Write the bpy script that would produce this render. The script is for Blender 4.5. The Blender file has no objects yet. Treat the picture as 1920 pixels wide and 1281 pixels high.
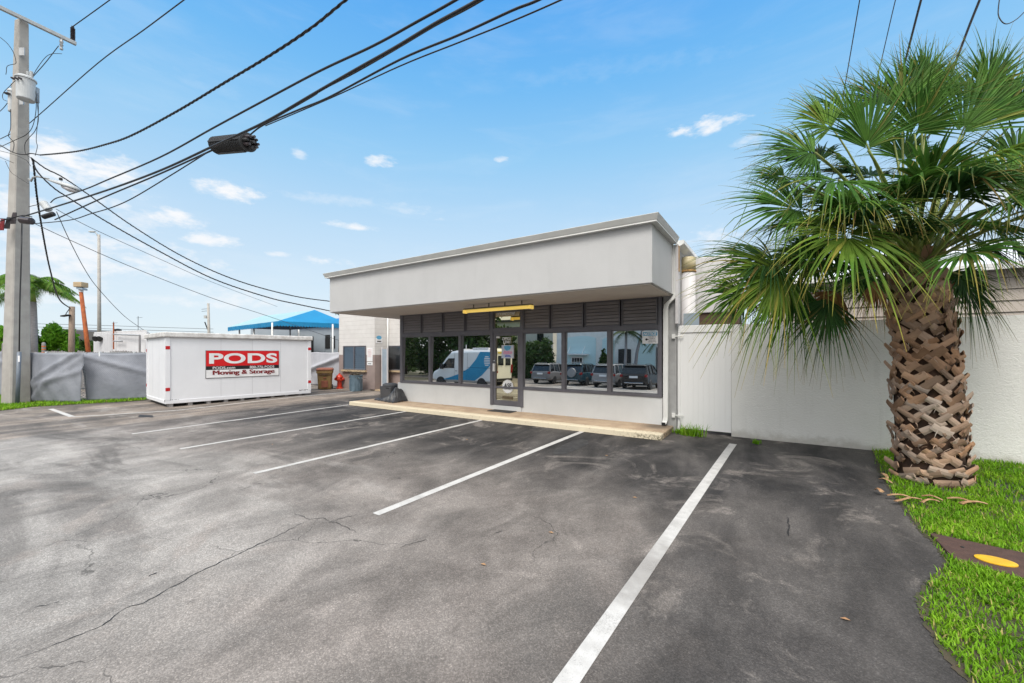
import bpy, math, random
import numpy as np
from mathutils import Vector, Matrix
random.seed(7); rng = np.random.default_rng(7)
R = math.radians
S = bpy.context.scene
COL = S.collection
# ------------------------------------------------------------------ camera model (metres, X along the office front, Y away from the street)
F, CX, CY, TH, H = 758.0, 960.0, 662.0, R(33.15), 1.75
c_, s_ = math.cos(TH), math.sin(TH)
RV = Vector((c_, s_, 0)); FV = Vector((-s_, c_, 0)); UV = Vector((0, 0, 1))
def ray(x, y):
    u = (x - CX) / F; v = -(y - CY) / F
    return Vector((u * c_ - s_, c_ + u * s_, v))
def G(Y):                                   # the lot falls gently to the street
    return 0.016 * (max(-10.0, min(8.37, Y)) - 8.37)
def onz(x, y, z=None):
    r = ray(x, y); t = -H / r.z if z is None else (z - H) / r.z
    if z is None:
        for _ in range(20): t = (G(r.y * t) - H) / r.z
    return Vector((r.x * t, r.y * t, H + r.z * t))
def ond(x, y, d):
    r = ray(x, y); return Vector((r.x * d, r.y * d, H + r.z * d))
def onY(x, y, Y):
    r = ray(x, y); t = Y / r.y; return Vector((r.x * t, Y, H + r.z * t))
# ------------------------------------------------------------------ materials
def newmat(name):
    m = bpy.data.materials.new(name); m.use_nodes = True
    n = m.node_tree.nodes; n.clear()
    o = n.new('ShaderNodeOutputMaterial'); b = n.new('ShaderNodeBsdfPrincipled')
    m.node_tree.links.new(b.outputs[0], o.inputs[0])
    return m, n, m.node_tree.links, b, o
def sock(n, l, node, val, inp):
    if isinstance(val, (int, float)): node.inputs[inp].default_value = val
    elif isinstance(val, tuple): node.inputs[inp].default_value = val if len(val) == 4 else (*val, 1)
    else: l.new(val, node.inputs[inp])
def mth(n, l, op, a, b=0.0, clamp=False):
    q = n.new('ShaderNodeMath'); q.operation = op; q.use_clamp = clamp
    sock(n, l, q, a, 0); sock(n, l, q, b, 1); return q.outputs[0]
def mixc(n, l, f, a, b, mode='MIX'):
    q = n.new('ShaderNodeMix'); q.data_type = 'RGBA'; q.blend_type = mode
    sock(n, l, q, f, 0); sock(n, l, q, a, 6); sock(n, l, q, b, 7); return q.outputs[2]
def noise(n, l, vec, scale, detail=4, rough=.55, dist=0):
    q = n.new('ShaderNodeTexNoise'); q.inputs['Scale'].default_value = scale; q.inputs['Detail'].default_value = detail
    q.inputs['Roughness'].default_value = rough; q.inputs['Distortion'].default_value = dist
    l.new(vec, q.inputs['Vector']); return q.outputs[0]
def ramp(n, l, f, a, b, smooth=True):
    q = n.new('ShaderNodeMapRange'); q.interpolation_type = 'SMOOTHSTEP' if smooth else 'LINEAR'
    sock(n, l, q, f, 0); sock(n, l, q, a, 1); sock(n, l, q, b, 2); return q.outputs[0]
def posn(n, l, space='world'):
    if space == 'world': return n.new('ShaderNodeNewGeometry').outputs['Position']
    return n.new('ShaderNodeTexCoord').outputs['Object']
def scalev(n, l, v, xyz):
    q = n.new('ShaderNodeMapping'); q.inputs['Scale'].default_value = xyz; l.new(v, q.inputs[0]); return q.outputs[0]
def bump(n, l, b, h, strength=.3, dist=.01):
    q = n.new('ShaderNodeBump'); q.inputs['Strength'].default_value = strength; q.inputs['Distance'].default_value = dist
    l.new(h, q.inputs['Height']); l.new(q.outputs[0], b.inputs['Normal'])
def pm(name, c1, c2=None, scale=3.0, rough=.6, metal=0.0, bumps=0.0, bscale=80, bdist=.005, spec=None, space='world', grime=0.0, stretch=(1, 1, 1)):
    """paint-like surface: two tones broken by noise, fine bump, optional streaky grime"""
    m, n, l, b, o = newmat(name)
    p = posn(n, l, space); ps = scalev(n, l, p, stretch)
    c2 = c2 or tuple(x * .86 for x in c1)
    f = ramp(n, l, noise(n, l, ps, scale, 6, .6), .32, .68)
    col = mixc(n, l, f, c1, c2)
    if grime:
        g = noise(n, l, scalev(n, l, p, (2.2, 2.2, .35)), 2.5, 6, .65)
        g = mth(n, l, 'MULTIPLY', ramp(n, l, g, .48, .75), grime)
        col = mixc(n, l, g, col, tuple(x * .45 for x in c1))
    l.new(col, b.inputs['Base Color'])
    b.inputs['Roughness'].default_value = rough; b.inputs['Metallic'].default_value = metal
    if spec is not None: b.inputs['Specular IOR Level'].default_value = spec
    if bumps: bump(n, l, b, noise(n, l, p, bscale, 3, .6), bumps, bdist)
    return m
M = {}
M['white_paint'] = pm('white_paint', (.70, .70, .69), (.66, .66, .65), 1.5, .5, bumps=.15, bscale=60, grime=.10)
M['gate_vinyl'] = pm('gate_vinyl', (.77, .77, .765), (.75, .75, .745), .8, .45, grime=.05)
M['fascia'] = pm('fascia', (.485, .485, .485), (.46, .46, .46), 1.2, .75, bumps=.45, bscale=50, bdist=.006, grime=.07)
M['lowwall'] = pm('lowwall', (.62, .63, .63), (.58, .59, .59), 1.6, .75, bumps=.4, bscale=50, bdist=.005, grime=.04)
M['soffit'] = pm('soffit', (.60, .55, .50), (.54, .49, .45), 1.2, .8, bumps=.2)
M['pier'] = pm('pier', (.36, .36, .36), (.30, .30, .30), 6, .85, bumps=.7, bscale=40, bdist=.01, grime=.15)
M['coping'] = pm('coping', (.50, .50, .48), (.44, .44, .42), 2, .5)
M['coping_light'] = pm('coping_light', (.72, .72, .70), None, 2, .5)
M['frame_grey'] = pm('frame_grey', (.13, .128, .145), (.105, .10, .115), 2, .42, spec=.5)
M['louver'] = pm('louver', (.25, .235, .24), (.19, .178, .184), 3, .55, stretch=(.4, 1, 6))
M['pipe_white'] = pm('pipe_white', (.74, .74, .73), (.68, .68, .66), 3, .4)
M['dark'] = pm('dark', (.012, .012, .013), None, 3, .6)
M['black_rubber'] = pm('black_rubber', (.018, .018, .020), (.03, .03, .032), 8, .55)
M['cable_black'] = pm('cable_black', (.012, .012, .014), None, 8, .5)
M['cable_grey'] = pm('cable_grey', (.07, .07, .075), None, 8, .5)
M['steel'] = pm('steel', (.45, .46, .47), (.36, .37, .38), 6, .45, metal=.6)
M['galv'] = pm('galv', (.42, .44, .45), (.34, .36, .37), 5, .5, metal=.25)
M['insulator'] = pm('insulator', (.05, .04, .045), None, 5, .3)
M['xfmr'] = pm('xfmr', (.50, .52, .53), (.42, .44, .45), 4, .4, grime=.2)
M['pvc_grey'] = pm('pvc_grey', (.16, .19, .23), (.13, .155, .19), 4, .45)
M['red'] = pm('red', (.60, .02, .02), (.5, .015, .015), 4, .4)
M['signred'] = pm('signred', (.62, .008, .012), (.58, .007, .01), 4, .4)
M['darkred'] = pm('darkred', (.22, .015, .02), None, 4, .5)
M['signwhite'] = pm('signwhite', (.80, .80, .81), None, 4, .45)
M['signblack'] = pm('signblack', (.012, .012, .014), None, 4, .45)
M['signblue'] = pm('signblue', (.08, .30, .50), (.1, .36, .56), 20, .4)
M['reflect_red'] = pm('reflect_red', (.5, .01, .015), None, 10, .3)
M['pod_white'] = pm('pod_white', (.74, .75, .78), (.70, .71, .74), 1.0, .5, grime=.06)
M['pod_roof'] = pm('pod_roof', (.72, .71, .70), (.5, .48, .46), 5, .6, grime=.15)
M['rust'] = pm('rust', (.42, .11, .025), (.22, .055, .02), 9, .8, bumps=.6, bscale=30, stretch=(1, 1, .35))
M['wood_grey'] = pm('wood_grey', (.30, .29, .29), (.20, .19, .19), 7, .85, stretch=(4, 4, .5))
M['wood_brown'] = pm('wood_brown', (.26, .20, .15), (.18, .13, .10), 7, .85, stretch=(4, 4, .5))
M['brown_cart'] = pm('brown_cart', (.24, .15, .055), (.19, .115, .04), 5, .5, space='object')
M['brown_lid'] = pm('brown_lid', (.25, .085, .045), (.2, .06, .035), 5, .5)
M['hydrant'] = pm('hydrant', (.62, .045, .015), (.45, .03, .012), 9, .4)
M['barrel'] = pm('barrel', (.13, .19, .235), (.10, .15, .19), 6, .5)
M['twig'] = pm('twig', (.05, .042, .03), (.09, .075, .05), 9, .8)
M['tarp'] = pm('tarp', (.035, .037, .042), (.05, .052, .058), 7, .42)
M['cooler'] = pm('cooler', (.10, .10, .105), (.08, .08, .085), 5, .6)
M['mat'] = pm('mat', (.03, .03, .032), (.05, .048, .045), 40, .9, bumps=.6, bscale=150)
M['blue_canvas'] = pm('blue_canvas', (.004, .21, .43), (.005, .18, .38), 1.0, .75)
M['lit_canvas'] = pm('lit_canvas', (.29, .45, .49), (.27, .42, .46), .8, .7)  # blue cloth painted pale for light shining on and through it
M['navy_under'] = pm('navy_under', (.008, .03, .10), None, 1, .9)
M['house_grey'] = pm('house_grey', (.30, .34, .38), (.27, .31, .35), 1, .8)
M['blue_tile'] = pm('blue_tile', (.05, .17, .45), (.04, .13, .36), 3, .5)
M['dark_bldg'] = pm('dark_bldg', (.09, .085, .085), (.075, .07, .07), .5, .8)
M['shed_white'] = pm('shed_white', (.72, .72, .74), (.66, .66, .68), .8, .5, grime=.15, stretch=(6, 6, .2))
M['beige_siding'] = pm('beige_siding', (.42, .37, .32), (.37, .32, .28), .8, .7, grime=.15)
M['white_roof'] = pm('white_roof', (.72, .73, .76), (.66, .67, .70), .4, .5)
M['tank_white'] = pm('tank_white', (.66, .65, .66), (.58, .56, .57), 2, .5, grime=.2)
M['tank_yellow'] = pm('tank_yellow', (.55, .49, .33), (.5, .42, .24), 3, .5, grime=.2)
M['rust_trim'] = pm('rust_trim', (.45, .27, .10), (.3, .16, .06), 8, .7)
M['blue_panel'] = pm('blue_panel', (.30, .36, .42), (.26, .32, .38), 3, .5)
M['stucco'] = None
M['tube_yellow'] = pm('tube_yellow', (.70, .50, .12), (.64, .45, .10), 3, .45)
for n_ in M['tube_yellow'].node_tree.nodes:
    if n_.type == 'BSDF_PRINCIPLED': n_.inputs['Emission Color'].default_value = (1, .70, .16, 1); n_.inputs['Emission Strength'].default_value = .20
M['fixture_metal'] = pm('fixture_metal', (.16, .14, .10), None, 3, .5)
M['meter_brown'] = pm('meter_brown', (.085, .045, .035), (.06, .032, .026), 14, .8, bumps=.7, bscale=120)
M['meter_yellow'] = pm('meter_yellow', (.72, .42, .02), (.6, .34, .02), 10, .5)
M['dry_leaf'] = pm('dry_leaf', (.42, .27, .15), (.25, .13, .06), 12, .8)
M['tan_slab'] = pm('tan_slab', (.46, .35, .22), None, 4, .8, bumps=.4)
M['orange'] = pm('orange', (.55, .14, .02), None, 5, .5)
M['yellow'] = pm('yellow', (.65, .5, .03), None, 5, .5)
M['taillight'] = pm('taillight', (.28, .01, .012), None, 5, .2)
M['chrome'] = pm('chrome', (.6, .6, .6), None, 5, .2, metal=1.0)
M['carglass'] = pm('carglass', (.012, .015, .018), None, 1, .05, spec=.8)
for k, v in dict(car_grey=(.20, .195, .20), car_teal=(.015, .05, .07), car_silver=(.27, .27, .28), car_black=(.012, .012, .014), van_white=(.85, .85, .85)).items():
    M[k] = pm(k, v, tuple(x * .97 for x in v), 1, .22, spec=.6, space='object')
M['van_blue'] = pm('van_blue', (.02, .30, .55), None, 1, .3, space='object')
M['mech_blue'] = pm('mech_blue', (.56, .74, .77), (.52, .70, .73), 1, .7, stretch=(.2, .2, 8))
M['conc'] = pm('conc', (.40, .385, .36), (.33, .315, .295), 2.5, .85, bumps=.5, bscale=30, bdist=.008, grime=.18)
M['cream'] = pm('cream', (.60, .57, .48), None, 1, .8)
M['trunk_grey'] = pm('trunk_grey', (.34, .32, .33), (.26, .245, .25), 5, .85, stretch=(1, 1, 4), bumps=.4, bscale=20)
M['bark'] = pm('bark', (.12, .09, .065), (.07, .05, .04), 7, .9, bumps=.6, bscale=30)
M['petiole'] = pm('petiole', (.16, .22, .04), (.22, .24, .06), 5, .5)

def asphalt():
    m, n, l, b, o = newmat('asphalt')
    p = posn(n, l)
    sep = n.new('ShaderNodeSeparateXYZ'); l.new(p, sep.inputs[0]); X, Y = sep.outputs[0], sep.outputs[1]
    big = noise(n, l, p, .35, 6, .6, .6); mid = noise(n, l, p, 1.3, 7, .62, .4); streak = noise(n, l, scalev(n, l, p, (1.0, .33, 1)), 1.1, 6, .6, .5)
    # sealed dark bays near the building, weathered pale apron towards the street
    yy = mth(n, l, 'ADD', Y, mth(n, l, 'MULTIPLY', mth(n, l, 'SUBTRACT', big, .5), 5.0))
    xx = mth(n, l, 'ADD', X, mth(n, l, 'MULTIPLY', mth(n, l, 'SUBTRACT', mid, .5), 2.5))
    bays = ramp(n, l, yy, 3.0, 6.4)
    right = ramp(n, l, xx, -1.9, -.2)
    sealed = mth(n, l, 'MAXIMUM', bays, mth(n, l, 'MULTIPLY', right, .86))
    lane = mth(n, l, 'SUBTRACT', 1.0, ramp(n, l, xx, -14.6, -13.0))          # drive lane left of the bays
    col = mixc(n, l, ramp(n, l, mid, .3, .7), (.175, .153, .139), (.265, .238, .218))
    pale = mth(n, l, 'MULTIPLY', mth(n, l, 'SUBTRACT', 1.0, ramp(n, l, yy, 1.2, 4.2)), mth(n, l, 'SUBTRACT', 1.0, ramp(n, l, xx, -5.0, -2.2)))
    col = mixc(n, l, mth(n, l, 'MULTIPLY', pale, .85), col, (.37, .352, .332))
    dark = mixc(n, l, ramp(n, l, streak, .35, .68), (.026, .025, .026), (.110, .101, .096))
    col = mixc(n, l, sealed, col, dark)
    lanec = mixc(n, l, ramp(n, l, noise(n, l, scalev(n, l, p, (.9, .10, 1)), 1.6, 6, .6, .3), .36, .66), (.11, .098, .09), (.36, .30, .25))
    col = mixc(n, l, mth(n, l, 'MULTIPLY', lane, .9), col, lanec)
    # long dark and pale drag streaks across the apron
    st2 = noise(n, l, scalev(n, l, p, (.22, .75, 1)), 1.0, 6, .62, .8)
    apron = mth(n, l, 'MULTIPLY', mth(n, l, 'SUBTRACT', 1.0, sealed), mth(n, l, 'SUBTRACT', 1.0, ramp(n, l, xx, -6.0, -2.0)))
    col = mixc(n, l, mth(n, l, 'MULTIPLY', mth(n, l, 'MULTIPLY', apron, ramp(n, l, st2, .50, .64)), .72), col, (.105, .096, .09))
    col = mixc(n, l, mth(n, l, 'MULTIPLY', mth(n, l, 'MULTIPLY', apron, mth(n, l, 'SUBTRACT', 1.0, ramp(n, l, st2, .34, .46))), .6), col, (.42, .395, .37))
    # dusty lighter scuffs
    dust = mth(n, l, 'MULTIPLY', ramp(n, l, noise(n, l, p, 1.0, 8, .68, .9), .53, .66), .55)
    col = mixc(n, l, dust, col, (.31, .275, .25))
    wn = n.new('ShaderNodeTexNoise'); wn.inputs['Scale'].default_value = 1.4; wn.inputs['Detail'].default_value = 5; l.new(p, wn.inputs['Vector'])
    dp = n.new('ShaderNodeVectorMath'); dp.operation = 'MULTIPLY_ADD'; l.new(wn.outputs['Color'], dp.inputs[0]); dp.inputs[1].default_value = (.8, .8, .8); l.new(p, dp.inputs[2])
    ck = n.new('ShaderNodeTexVoronoi'); ck.feature = 'DISTANCE_TO_EDGE'; ck.inputs['Scale'].default_value = .55; l.new(dp.outputs[0], ck.inputs['Vector'])
    hair = mth(n, l, 'MULTIPLY', mth(n, l, 'SUBTRACT', 1.0, ramp(n, l, ck.outputs['Distance'], .0, .0045)), ramp(n, l, noise(n, l, p, .7, 3, .5), .50, .62))
    col = mixc(n, l, mth(n, l, 'MULTIPLY', hair, .75), col, (.03, .028, .027))
    od = n.new('ShaderNodeTexVoronoi'); od.inputs['Scale'].default_value = 2.6; l.new(dp.outputs[0], od.inputs['Vector'])
    drip = mth(n, l, 'MULTIPLY', mth(n, l, 'SUBTRACT', 1.0, ramp(n, l, od.outputs['Distance'], .03, .13)), ramp(n, l, noise(n, l, p, .45, 3, .5), .50, .60))
    col = mixc(n, l, mth(n, l, 'MULTIPLY', drip, .55), col, (.028, .027, .027))
    # aggregate
    v = n.new('ShaderNodeTexVoronoi'); v.inputs['Scale'].default_value = 120; l.new(p, v.inputs['Vector'])
    fine = noise(n, l, p, 210, 3, .7); fine2 = noise(n, l, p, 48, 4, .7)
    ag = n.new('ShaderNodeSeparateColor'); l.new(v.outputs['Color'], ag.inputs[0])
    spk = ramp(n, l, mth(n, l, 'ADD', mth(n, l, 'MULTIPLY', ag.outputs[0], .6), mth(n, l, 'MULTIPLY', fine, .5)), .45, .95, False)
    mul = mth(n, l, 'ADD', .80, mth(n, l, 'MULTIPLY', spk, .60))
    mul = mth(n, l, 'MULTIPLY', mul, mth(n, l, 'ADD', .80, mth(n, l, 'MULTIPLY', fine2, .40)))
    mul = mth(n, l, 'MULTIPLY', mul, mth(n, l, 'ADD', .86, mth(n, l, 'MULTIPLY', ramp(n, l, ag.outputs[1], .82, .92), .22)))
    blot = ramp(n, l, noise(n, l, scalev(n, l, p, (.8, .5, 1)), 1.7, 8, .66, .8), .30, .72)
    mul = mth(n, l, 'MULTIPLY', mul, mth(n, l, 'ADD', .70, mth(n, l, 'MULTIPLY', blot, .58)))
    vm = n.new('ShaderNodeVectorMath'); vm.operation = 'SCALE'; l.new(col, vm.inputs[0]); l.new(mul, vm.inputs['Scale'])
    l.new(vm.outputs[0], b.inputs['Base Color'])
    b.inputs['Roughness'].default_value = .82; b.inputs['Specular IOR Level'].default_value = .35
    hgt = mth(n, l, 'ADD', mth(n, l, 'MULTIPLY', v.outputs['Distance'], -1.2), fine)
    bump(n, l, b, hgt, .45, .004)
    return m
M['asphalt'] = asphalt()
def stripe_mat():
    m, n, l, b, o = newmat('road_paint'); p = posn(n, l)
    f = mth(n, l, 'ADD', mth(n, l, 'MULTIPLY', noise(n, l, p, 120, 4, .7), .55), mth(n, l, 'MULTIPLY', noise(n, l, p, 2.5, 5, .6), .45))
    worn = ramp(n, l, f, .52, .66)
    sep = n.new('ShaderNodeSeparateXYZ'); l.new(p, sep.inputs[0])
    patch = mth(n, l, 'MULTIPLY', ramp(n, l, noise(n, l, p, .9, 4, .6), .50, .66), .5)   # scuffed by tyres
    col = mixc(n, l, ramp(n, l, noise(n, l, p, 9, 5, .6), .3, .7), (.56, .55, .535), (.46, .45, .435))
    col = mixc(n, l, mth(n, l, 'MAXIMUM', mth(n, l, 'MULTIPLY', worn, .8), mth(n, l, 'MULTIPLY', patch, worn)), col, (.18, .17, .165))
    col = mixc(n, l, mth(n, l, 'MULTIPLY', patch, .5), col, (.4, .385, .37))
    wd = n.new('ShaderNodeVectorMath'); wd.operation = 'DISTANCE'; l.new(p, wd.inputs[0]); wd.inputs[1].default_value = (-.9, 3.45, -.08)
    wz = mth(n, l, 'SUBTRACT', 1.0, ramp(n, l, mth(n, l, 'ADD', wd.outputs['Value'], mth(n, l, 'MULTIPLY', mth(n, l, 'SUBTRACT', noise(n, l, p, 4, 5, .6), .5), .9)), .25, .75))
    col = mixc(n, l, mth(n, l, 'MULTIPLY', wz, .62), col, (.20, .185, .172))
    l.new(col, b.inputs['Base Color']); b.inputs['Roughness'].default_value = .75
    bump(n, l, b, noise(n, l, p, 180, 3, .6), .4, .004); return m
M['road_paint'] = stripe_mat()
def stucco():
    m, n, l, b, o = newmat('stucco'); p = posn(n, l)
    col = mixc(n, l, ramp(n, l, noise(n, l, p, 1.2, 6, .6), .3, .7), (.76, .755, .73), (.72, .715, .69))
    sz = n.new('ShaderNodeSeparateXYZ'); l.new(p, sz.inputs[0])
    dirt = mth(n, l, 'SUBTRACT', 1.0, ramp(n, l, mth(n, l, 'ADD', sz.outputs[2], mth(n, l, 'MULTIPLY', mth(n, l, 'SUBTRACT', noise(n, l, p, 5, 6, .65), .5), .45)), -.02, .22))
    col = mixc(n, l, mth(n, l, 'MULTIPLY', dirt, .5), col, (.30, .27, .22))
    drv = ramp(n, l, noise(n, l, scalev(n, l, p, (3.5, 3.5, .25)), 2.0, 6, .65), .55, .78)
    col = mixc(n, l, mth(n, l, 'MULTIPLY', drv, .16), col, (.42, .41, .38))
    l.new(col, b.inputs['Base Color']); b.inputs['Roughness'].default_value = .8
    h = mth(n, l, 'ADD', noise(n, l, scalev(n, l, p, (1, 1, 1.6)), 14, 6, .65, 1.5), mth(n, l, 'MULTIPLY', noise(n, l, p, 60, 3, .6), .4))
    bump(n, l, b, h, .55, .02); return m
M['stucco'] = stucco()
def walkway_mat():
    m, n, l, b, o = newmat('walkway_concrete'); p = posn(n, l)
    sep = n.new('ShaderNodeSeparateXYZ'); l.new(p, sep.inputs[0]); X, Y, Z = sep.outputs
    nz = noise(n, l, p, 3, 7, .65); fine = noise(n, l, p, 22, 5, .7)
    col = mixc(n, l, ramp(n, l, nz, .3, .7), (.50, .38, .26), (.36, .26, .18))
    ey = mth(n, l, 'ADD', Y, mth(n, l, 'MULTIPLY', mth(n, l, 'SUBTRACT', fine, .5), .25))
    edge = mth(n, l, 'SUBTRACT', 1.0, ramp(n, l, ey, 8.50, 8.66))
    edge = mth(n, l, 'MULTIPLY', edge, mth(n, l, 'SUBTRACT', 1.0, mth(n, l, 'MULTIPLY', ramp(n, l, fine, .56, .70), .7)))
    col = mixc(n, l, edge, col, (.66, .58, .43))
    mx = mth(n, l, 'ADD', X, mth(n, l, 'MULTIPLY', mth(n, l, 'SUBTRACT', nz, .5), 1.2))
    mold = mth(n, l, 'MULTIPLY', ramp(n, l, mx, -3.1, -1.9), ramp(n, l, fine, .44, .60))
    low = mth(n, l, 'SUBTRACT', 1.0, ramp(n, l, Z, .05, .118))
    mold = mth(n, l, 'MULTIPLY', mold, mth(n, l, 'ADD', .25, mth(n, l, 'MULTIPLY', low, .65)))
    col = mixc(n, l, mold, col, (.055, .05, .022))
    # damp stain where the downspout empties
    dv = n.new('ShaderNodeVectorMath'); dv.operation = 'DISTANCE'; l.new(p, dv.inputs[0]); dv.inputs[1].default_value = (-2.2, 9.3, .12)
    st = mth(n, l, 'SUBTRACT', 1.0, ramp(n, l, mth(n, l, 'ADD', dv.outputs['Value'], mth(n, l, 'MULTIPLY', mth(n, l, 'SUBTRACT', nz, .5), .5)), .1, .55))
    col = mixc(n, l, mth(n, l, 'MULTIPLY', st, .75), col, (.06, .05, .04))
    l.new(col, b.inputs['Base Color']); b.inputs['Roughness'].default_value = .85
    bump(n, l, b, fine, .5, .01); return m
M['walkway'] = walkway_mat()
def block_mat():
    m, n, l, b, o = newmat('block_wall'); p = posn(n, l)
    sep = n.new('ShaderNodeSeparateXYZ'); l.new(p, sep.inputs[0])
    z = mth(n, l, 'ADD', sep.outputs[2], 0.0)
    up = ramp(n, l, z, 1.655, 1.665)
    nz = ramp(n, l, noise(n, l, p, 2, 6, .6), .3, .7)
    col = mixc(n, l, up, mixc(n, l, nz, (.30, .235, .215), (.25, .195, .18)), mixc(n, l, nz, (.64, .62, .60), (.58, .56, .54)))
    jz = mth(n, l, 'FRACT', mth(n, l, 'MULTIPLY', z, 1 / .205))
    line = mth(n, l, 'LESS_THAN', jz, .06)
    col = mixc(n, l, mth(n, l, 'MULTIPLY', line, .3), col, (.2, .18, .17))
    l.new(col, b.inputs['Base Color']); b.inputs['Roughness'].default_value = .85
    bump(n, l, b, mth(n, l, 'SUBTRACT', noise(n, l, p, 40, 3, .6), line), .4, .01); return m
M['block'] = block_mat()
def glass(name, tint, amount, dark=(.006, .007, .008)):
    m, n, l, b, o = newmat(name)
    b.inputs['Base Color'].default_value = (*dark, 1); b.inputs['Roughness'].default_value = .3
    g = n.new('ShaderNodeBsdfGlossy'); g.inputs['Color'].default_value = (*tint, 1); g.inputs['Roughness'].default_value = 0.0
    p = posn(n, l); q = n.new('ShaderNodeBump'); q.inputs['Strength'].default_value = .05; q.inputs['Distance'].default_value = .02
    l.new(noise(n, l, p, 1.1, 1, .4), q.inputs['Height']); l.new(q.outputs[0], g.inputs['Normal'])
    mx = n.new('ShaderNodeMixShader'); mx.inputs[0].default_value = amount
    l.new(b.outputs[0], mx.inputs[1]); l.new(g.outputs[0], mx.inputs[2]); l.new(mx.outputs[0], o.inputs[0]); return m
M['pane'] = glass('tinted_pane', (.90, .91, .90), .80)
M['door_pane'] = glass('bronze_pane', (.95, .88, .62), .72)
M['louver_glass'] = glass('louver_glass', (.6, .66, .72), .22)
def leafmat(name, c1, c2, tip=None, trans=.3, rough=.45):
    m, n, l, b, o = newmat(name)
    p = posn(n, l)
    f = ramp(n, l, noise(n, l, p, 2.2, 4, .6), .32, .68)
    col = mixc(n, l, f, c1, c2)
    a = n.new('ShaderNodeAttribute'); a.attribute_name = 'tint'
    sp = n.new('ShaderNodeSeparateColor'); l.new(a.outputs['Color'], sp.inputs[0])
    if tip: col = mixc(n, l, sp.outputs[0], col, tip)
    hv = n.new('ShaderNodeHueSaturation'); l.new(col, hv.inputs['Color']); l.new(mth(n, l, 'ADD', .62, mth(n, l, 'MULTIPLY', sp.outputs[1], .85)), hv.inputs['Value'])
    l.new(hv.outputs[0], b.inputs['Base Color']); b.inputs['Roughness'].default_value = rough; b.inputs['Specular IOR Level'].default_value = .15
    t = n.new('ShaderNodeBsdfTranslucent'); l.new(hv.outputs[0], t.inputs[0])
    mx = n.new('ShaderNodeMixShader'); mx.inputs[0].default_value = trans
    l.new(b.outputs[0], mx.inputs[1]); l.new(t.outputs[0], mx.inputs[2]); l.new(mx.outputs[0], o.inputs[0]); return m
M['frond'] = leafmat('frond_green', (.038, .115, .018), (.085, .185, .028), (.34, .25, .07), .30, .6)
M['frond_dark'] = leafmat('frond_dark', (.020, .066, .016), (.042, .10, .022), (.28, .17, .05), .25, .6)
M['frond_lime'] = leafmat('frond_lime', (.08, .18, .022), (.16, .25, .035), (.46, .33, .08), .32, .6)
M['frond_dead'] = leafmat('frond_dead', (.30, .16, .06), (.20, .10, .045), (.38, .26, .12), .2, .8)
M['royal'] = leafmat('royal_leaf', (.07, .18, .022), (.13, .25, .03), (.3, .2, .08), .3)
M['bush'] = leafmat('bush_leaf', (.12, .32, .02), (.18, .40, .03), None, .3)
M['tree_leaf'] = leafmat('tree_leaf', (.035, .075, .018), (.06, .11, .025), None, .25)
M['grass'] = leafmat('grass_blade', (.12, .29, .012), (.22, .41, .022), (.45, .36, .14), .35, .5)
M['boot'] = leafmat('trunk_boot', (.43, .255, .15), (.24, .135, .08), (.34, .29, .25), 0.0, .85)
M['fibre'] = pm('fibre', (.030, .016, .010), (.06, .03, .017), 9, .95, bumps=.8, bscale=40)
M['soil'] = pm('soil', (.05, .055, .025), (.075, .055, .038), 6, .95, bumps=.6, bscale=60)
M['earth'] = pm('earth', (.10, .105, .06), (.13, .11, .075), .3, .95)
def fabric_mat():
    m, n, l, b, o = newmat('screen_fabric'); p = posn(n, l)
    col = mixc(n, l, ramp(n, l, noise(n, l, p, 1.1, 5, .6), .3, .7), (.27, .285, .325), (.20, .215, .25))
    w = n.new('ShaderNodeTexWave'); w.wave_type = 'BANDS'; w.bands_direction = 'DIAGONAL'; w.inputs['Scale'].default_value = 8; l.new(p, w.inputs[0])
    l.new(col, b.inputs['Base Color']); b.inputs['Roughness'].default_value = .8
    bump(n, l, b, mth(n, l, 'ADD', noise(n, l, p, 3, 4, .6), mth(n, l, 'MULTIPLY', w.outputs[1], .06)), .5, .06); return m
M['fabric'] = fabric_mat()
M['fabric_light'] = pm('fabric_light', (.42, .42, .45), (.36, .36, .39), 2, .8)
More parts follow.
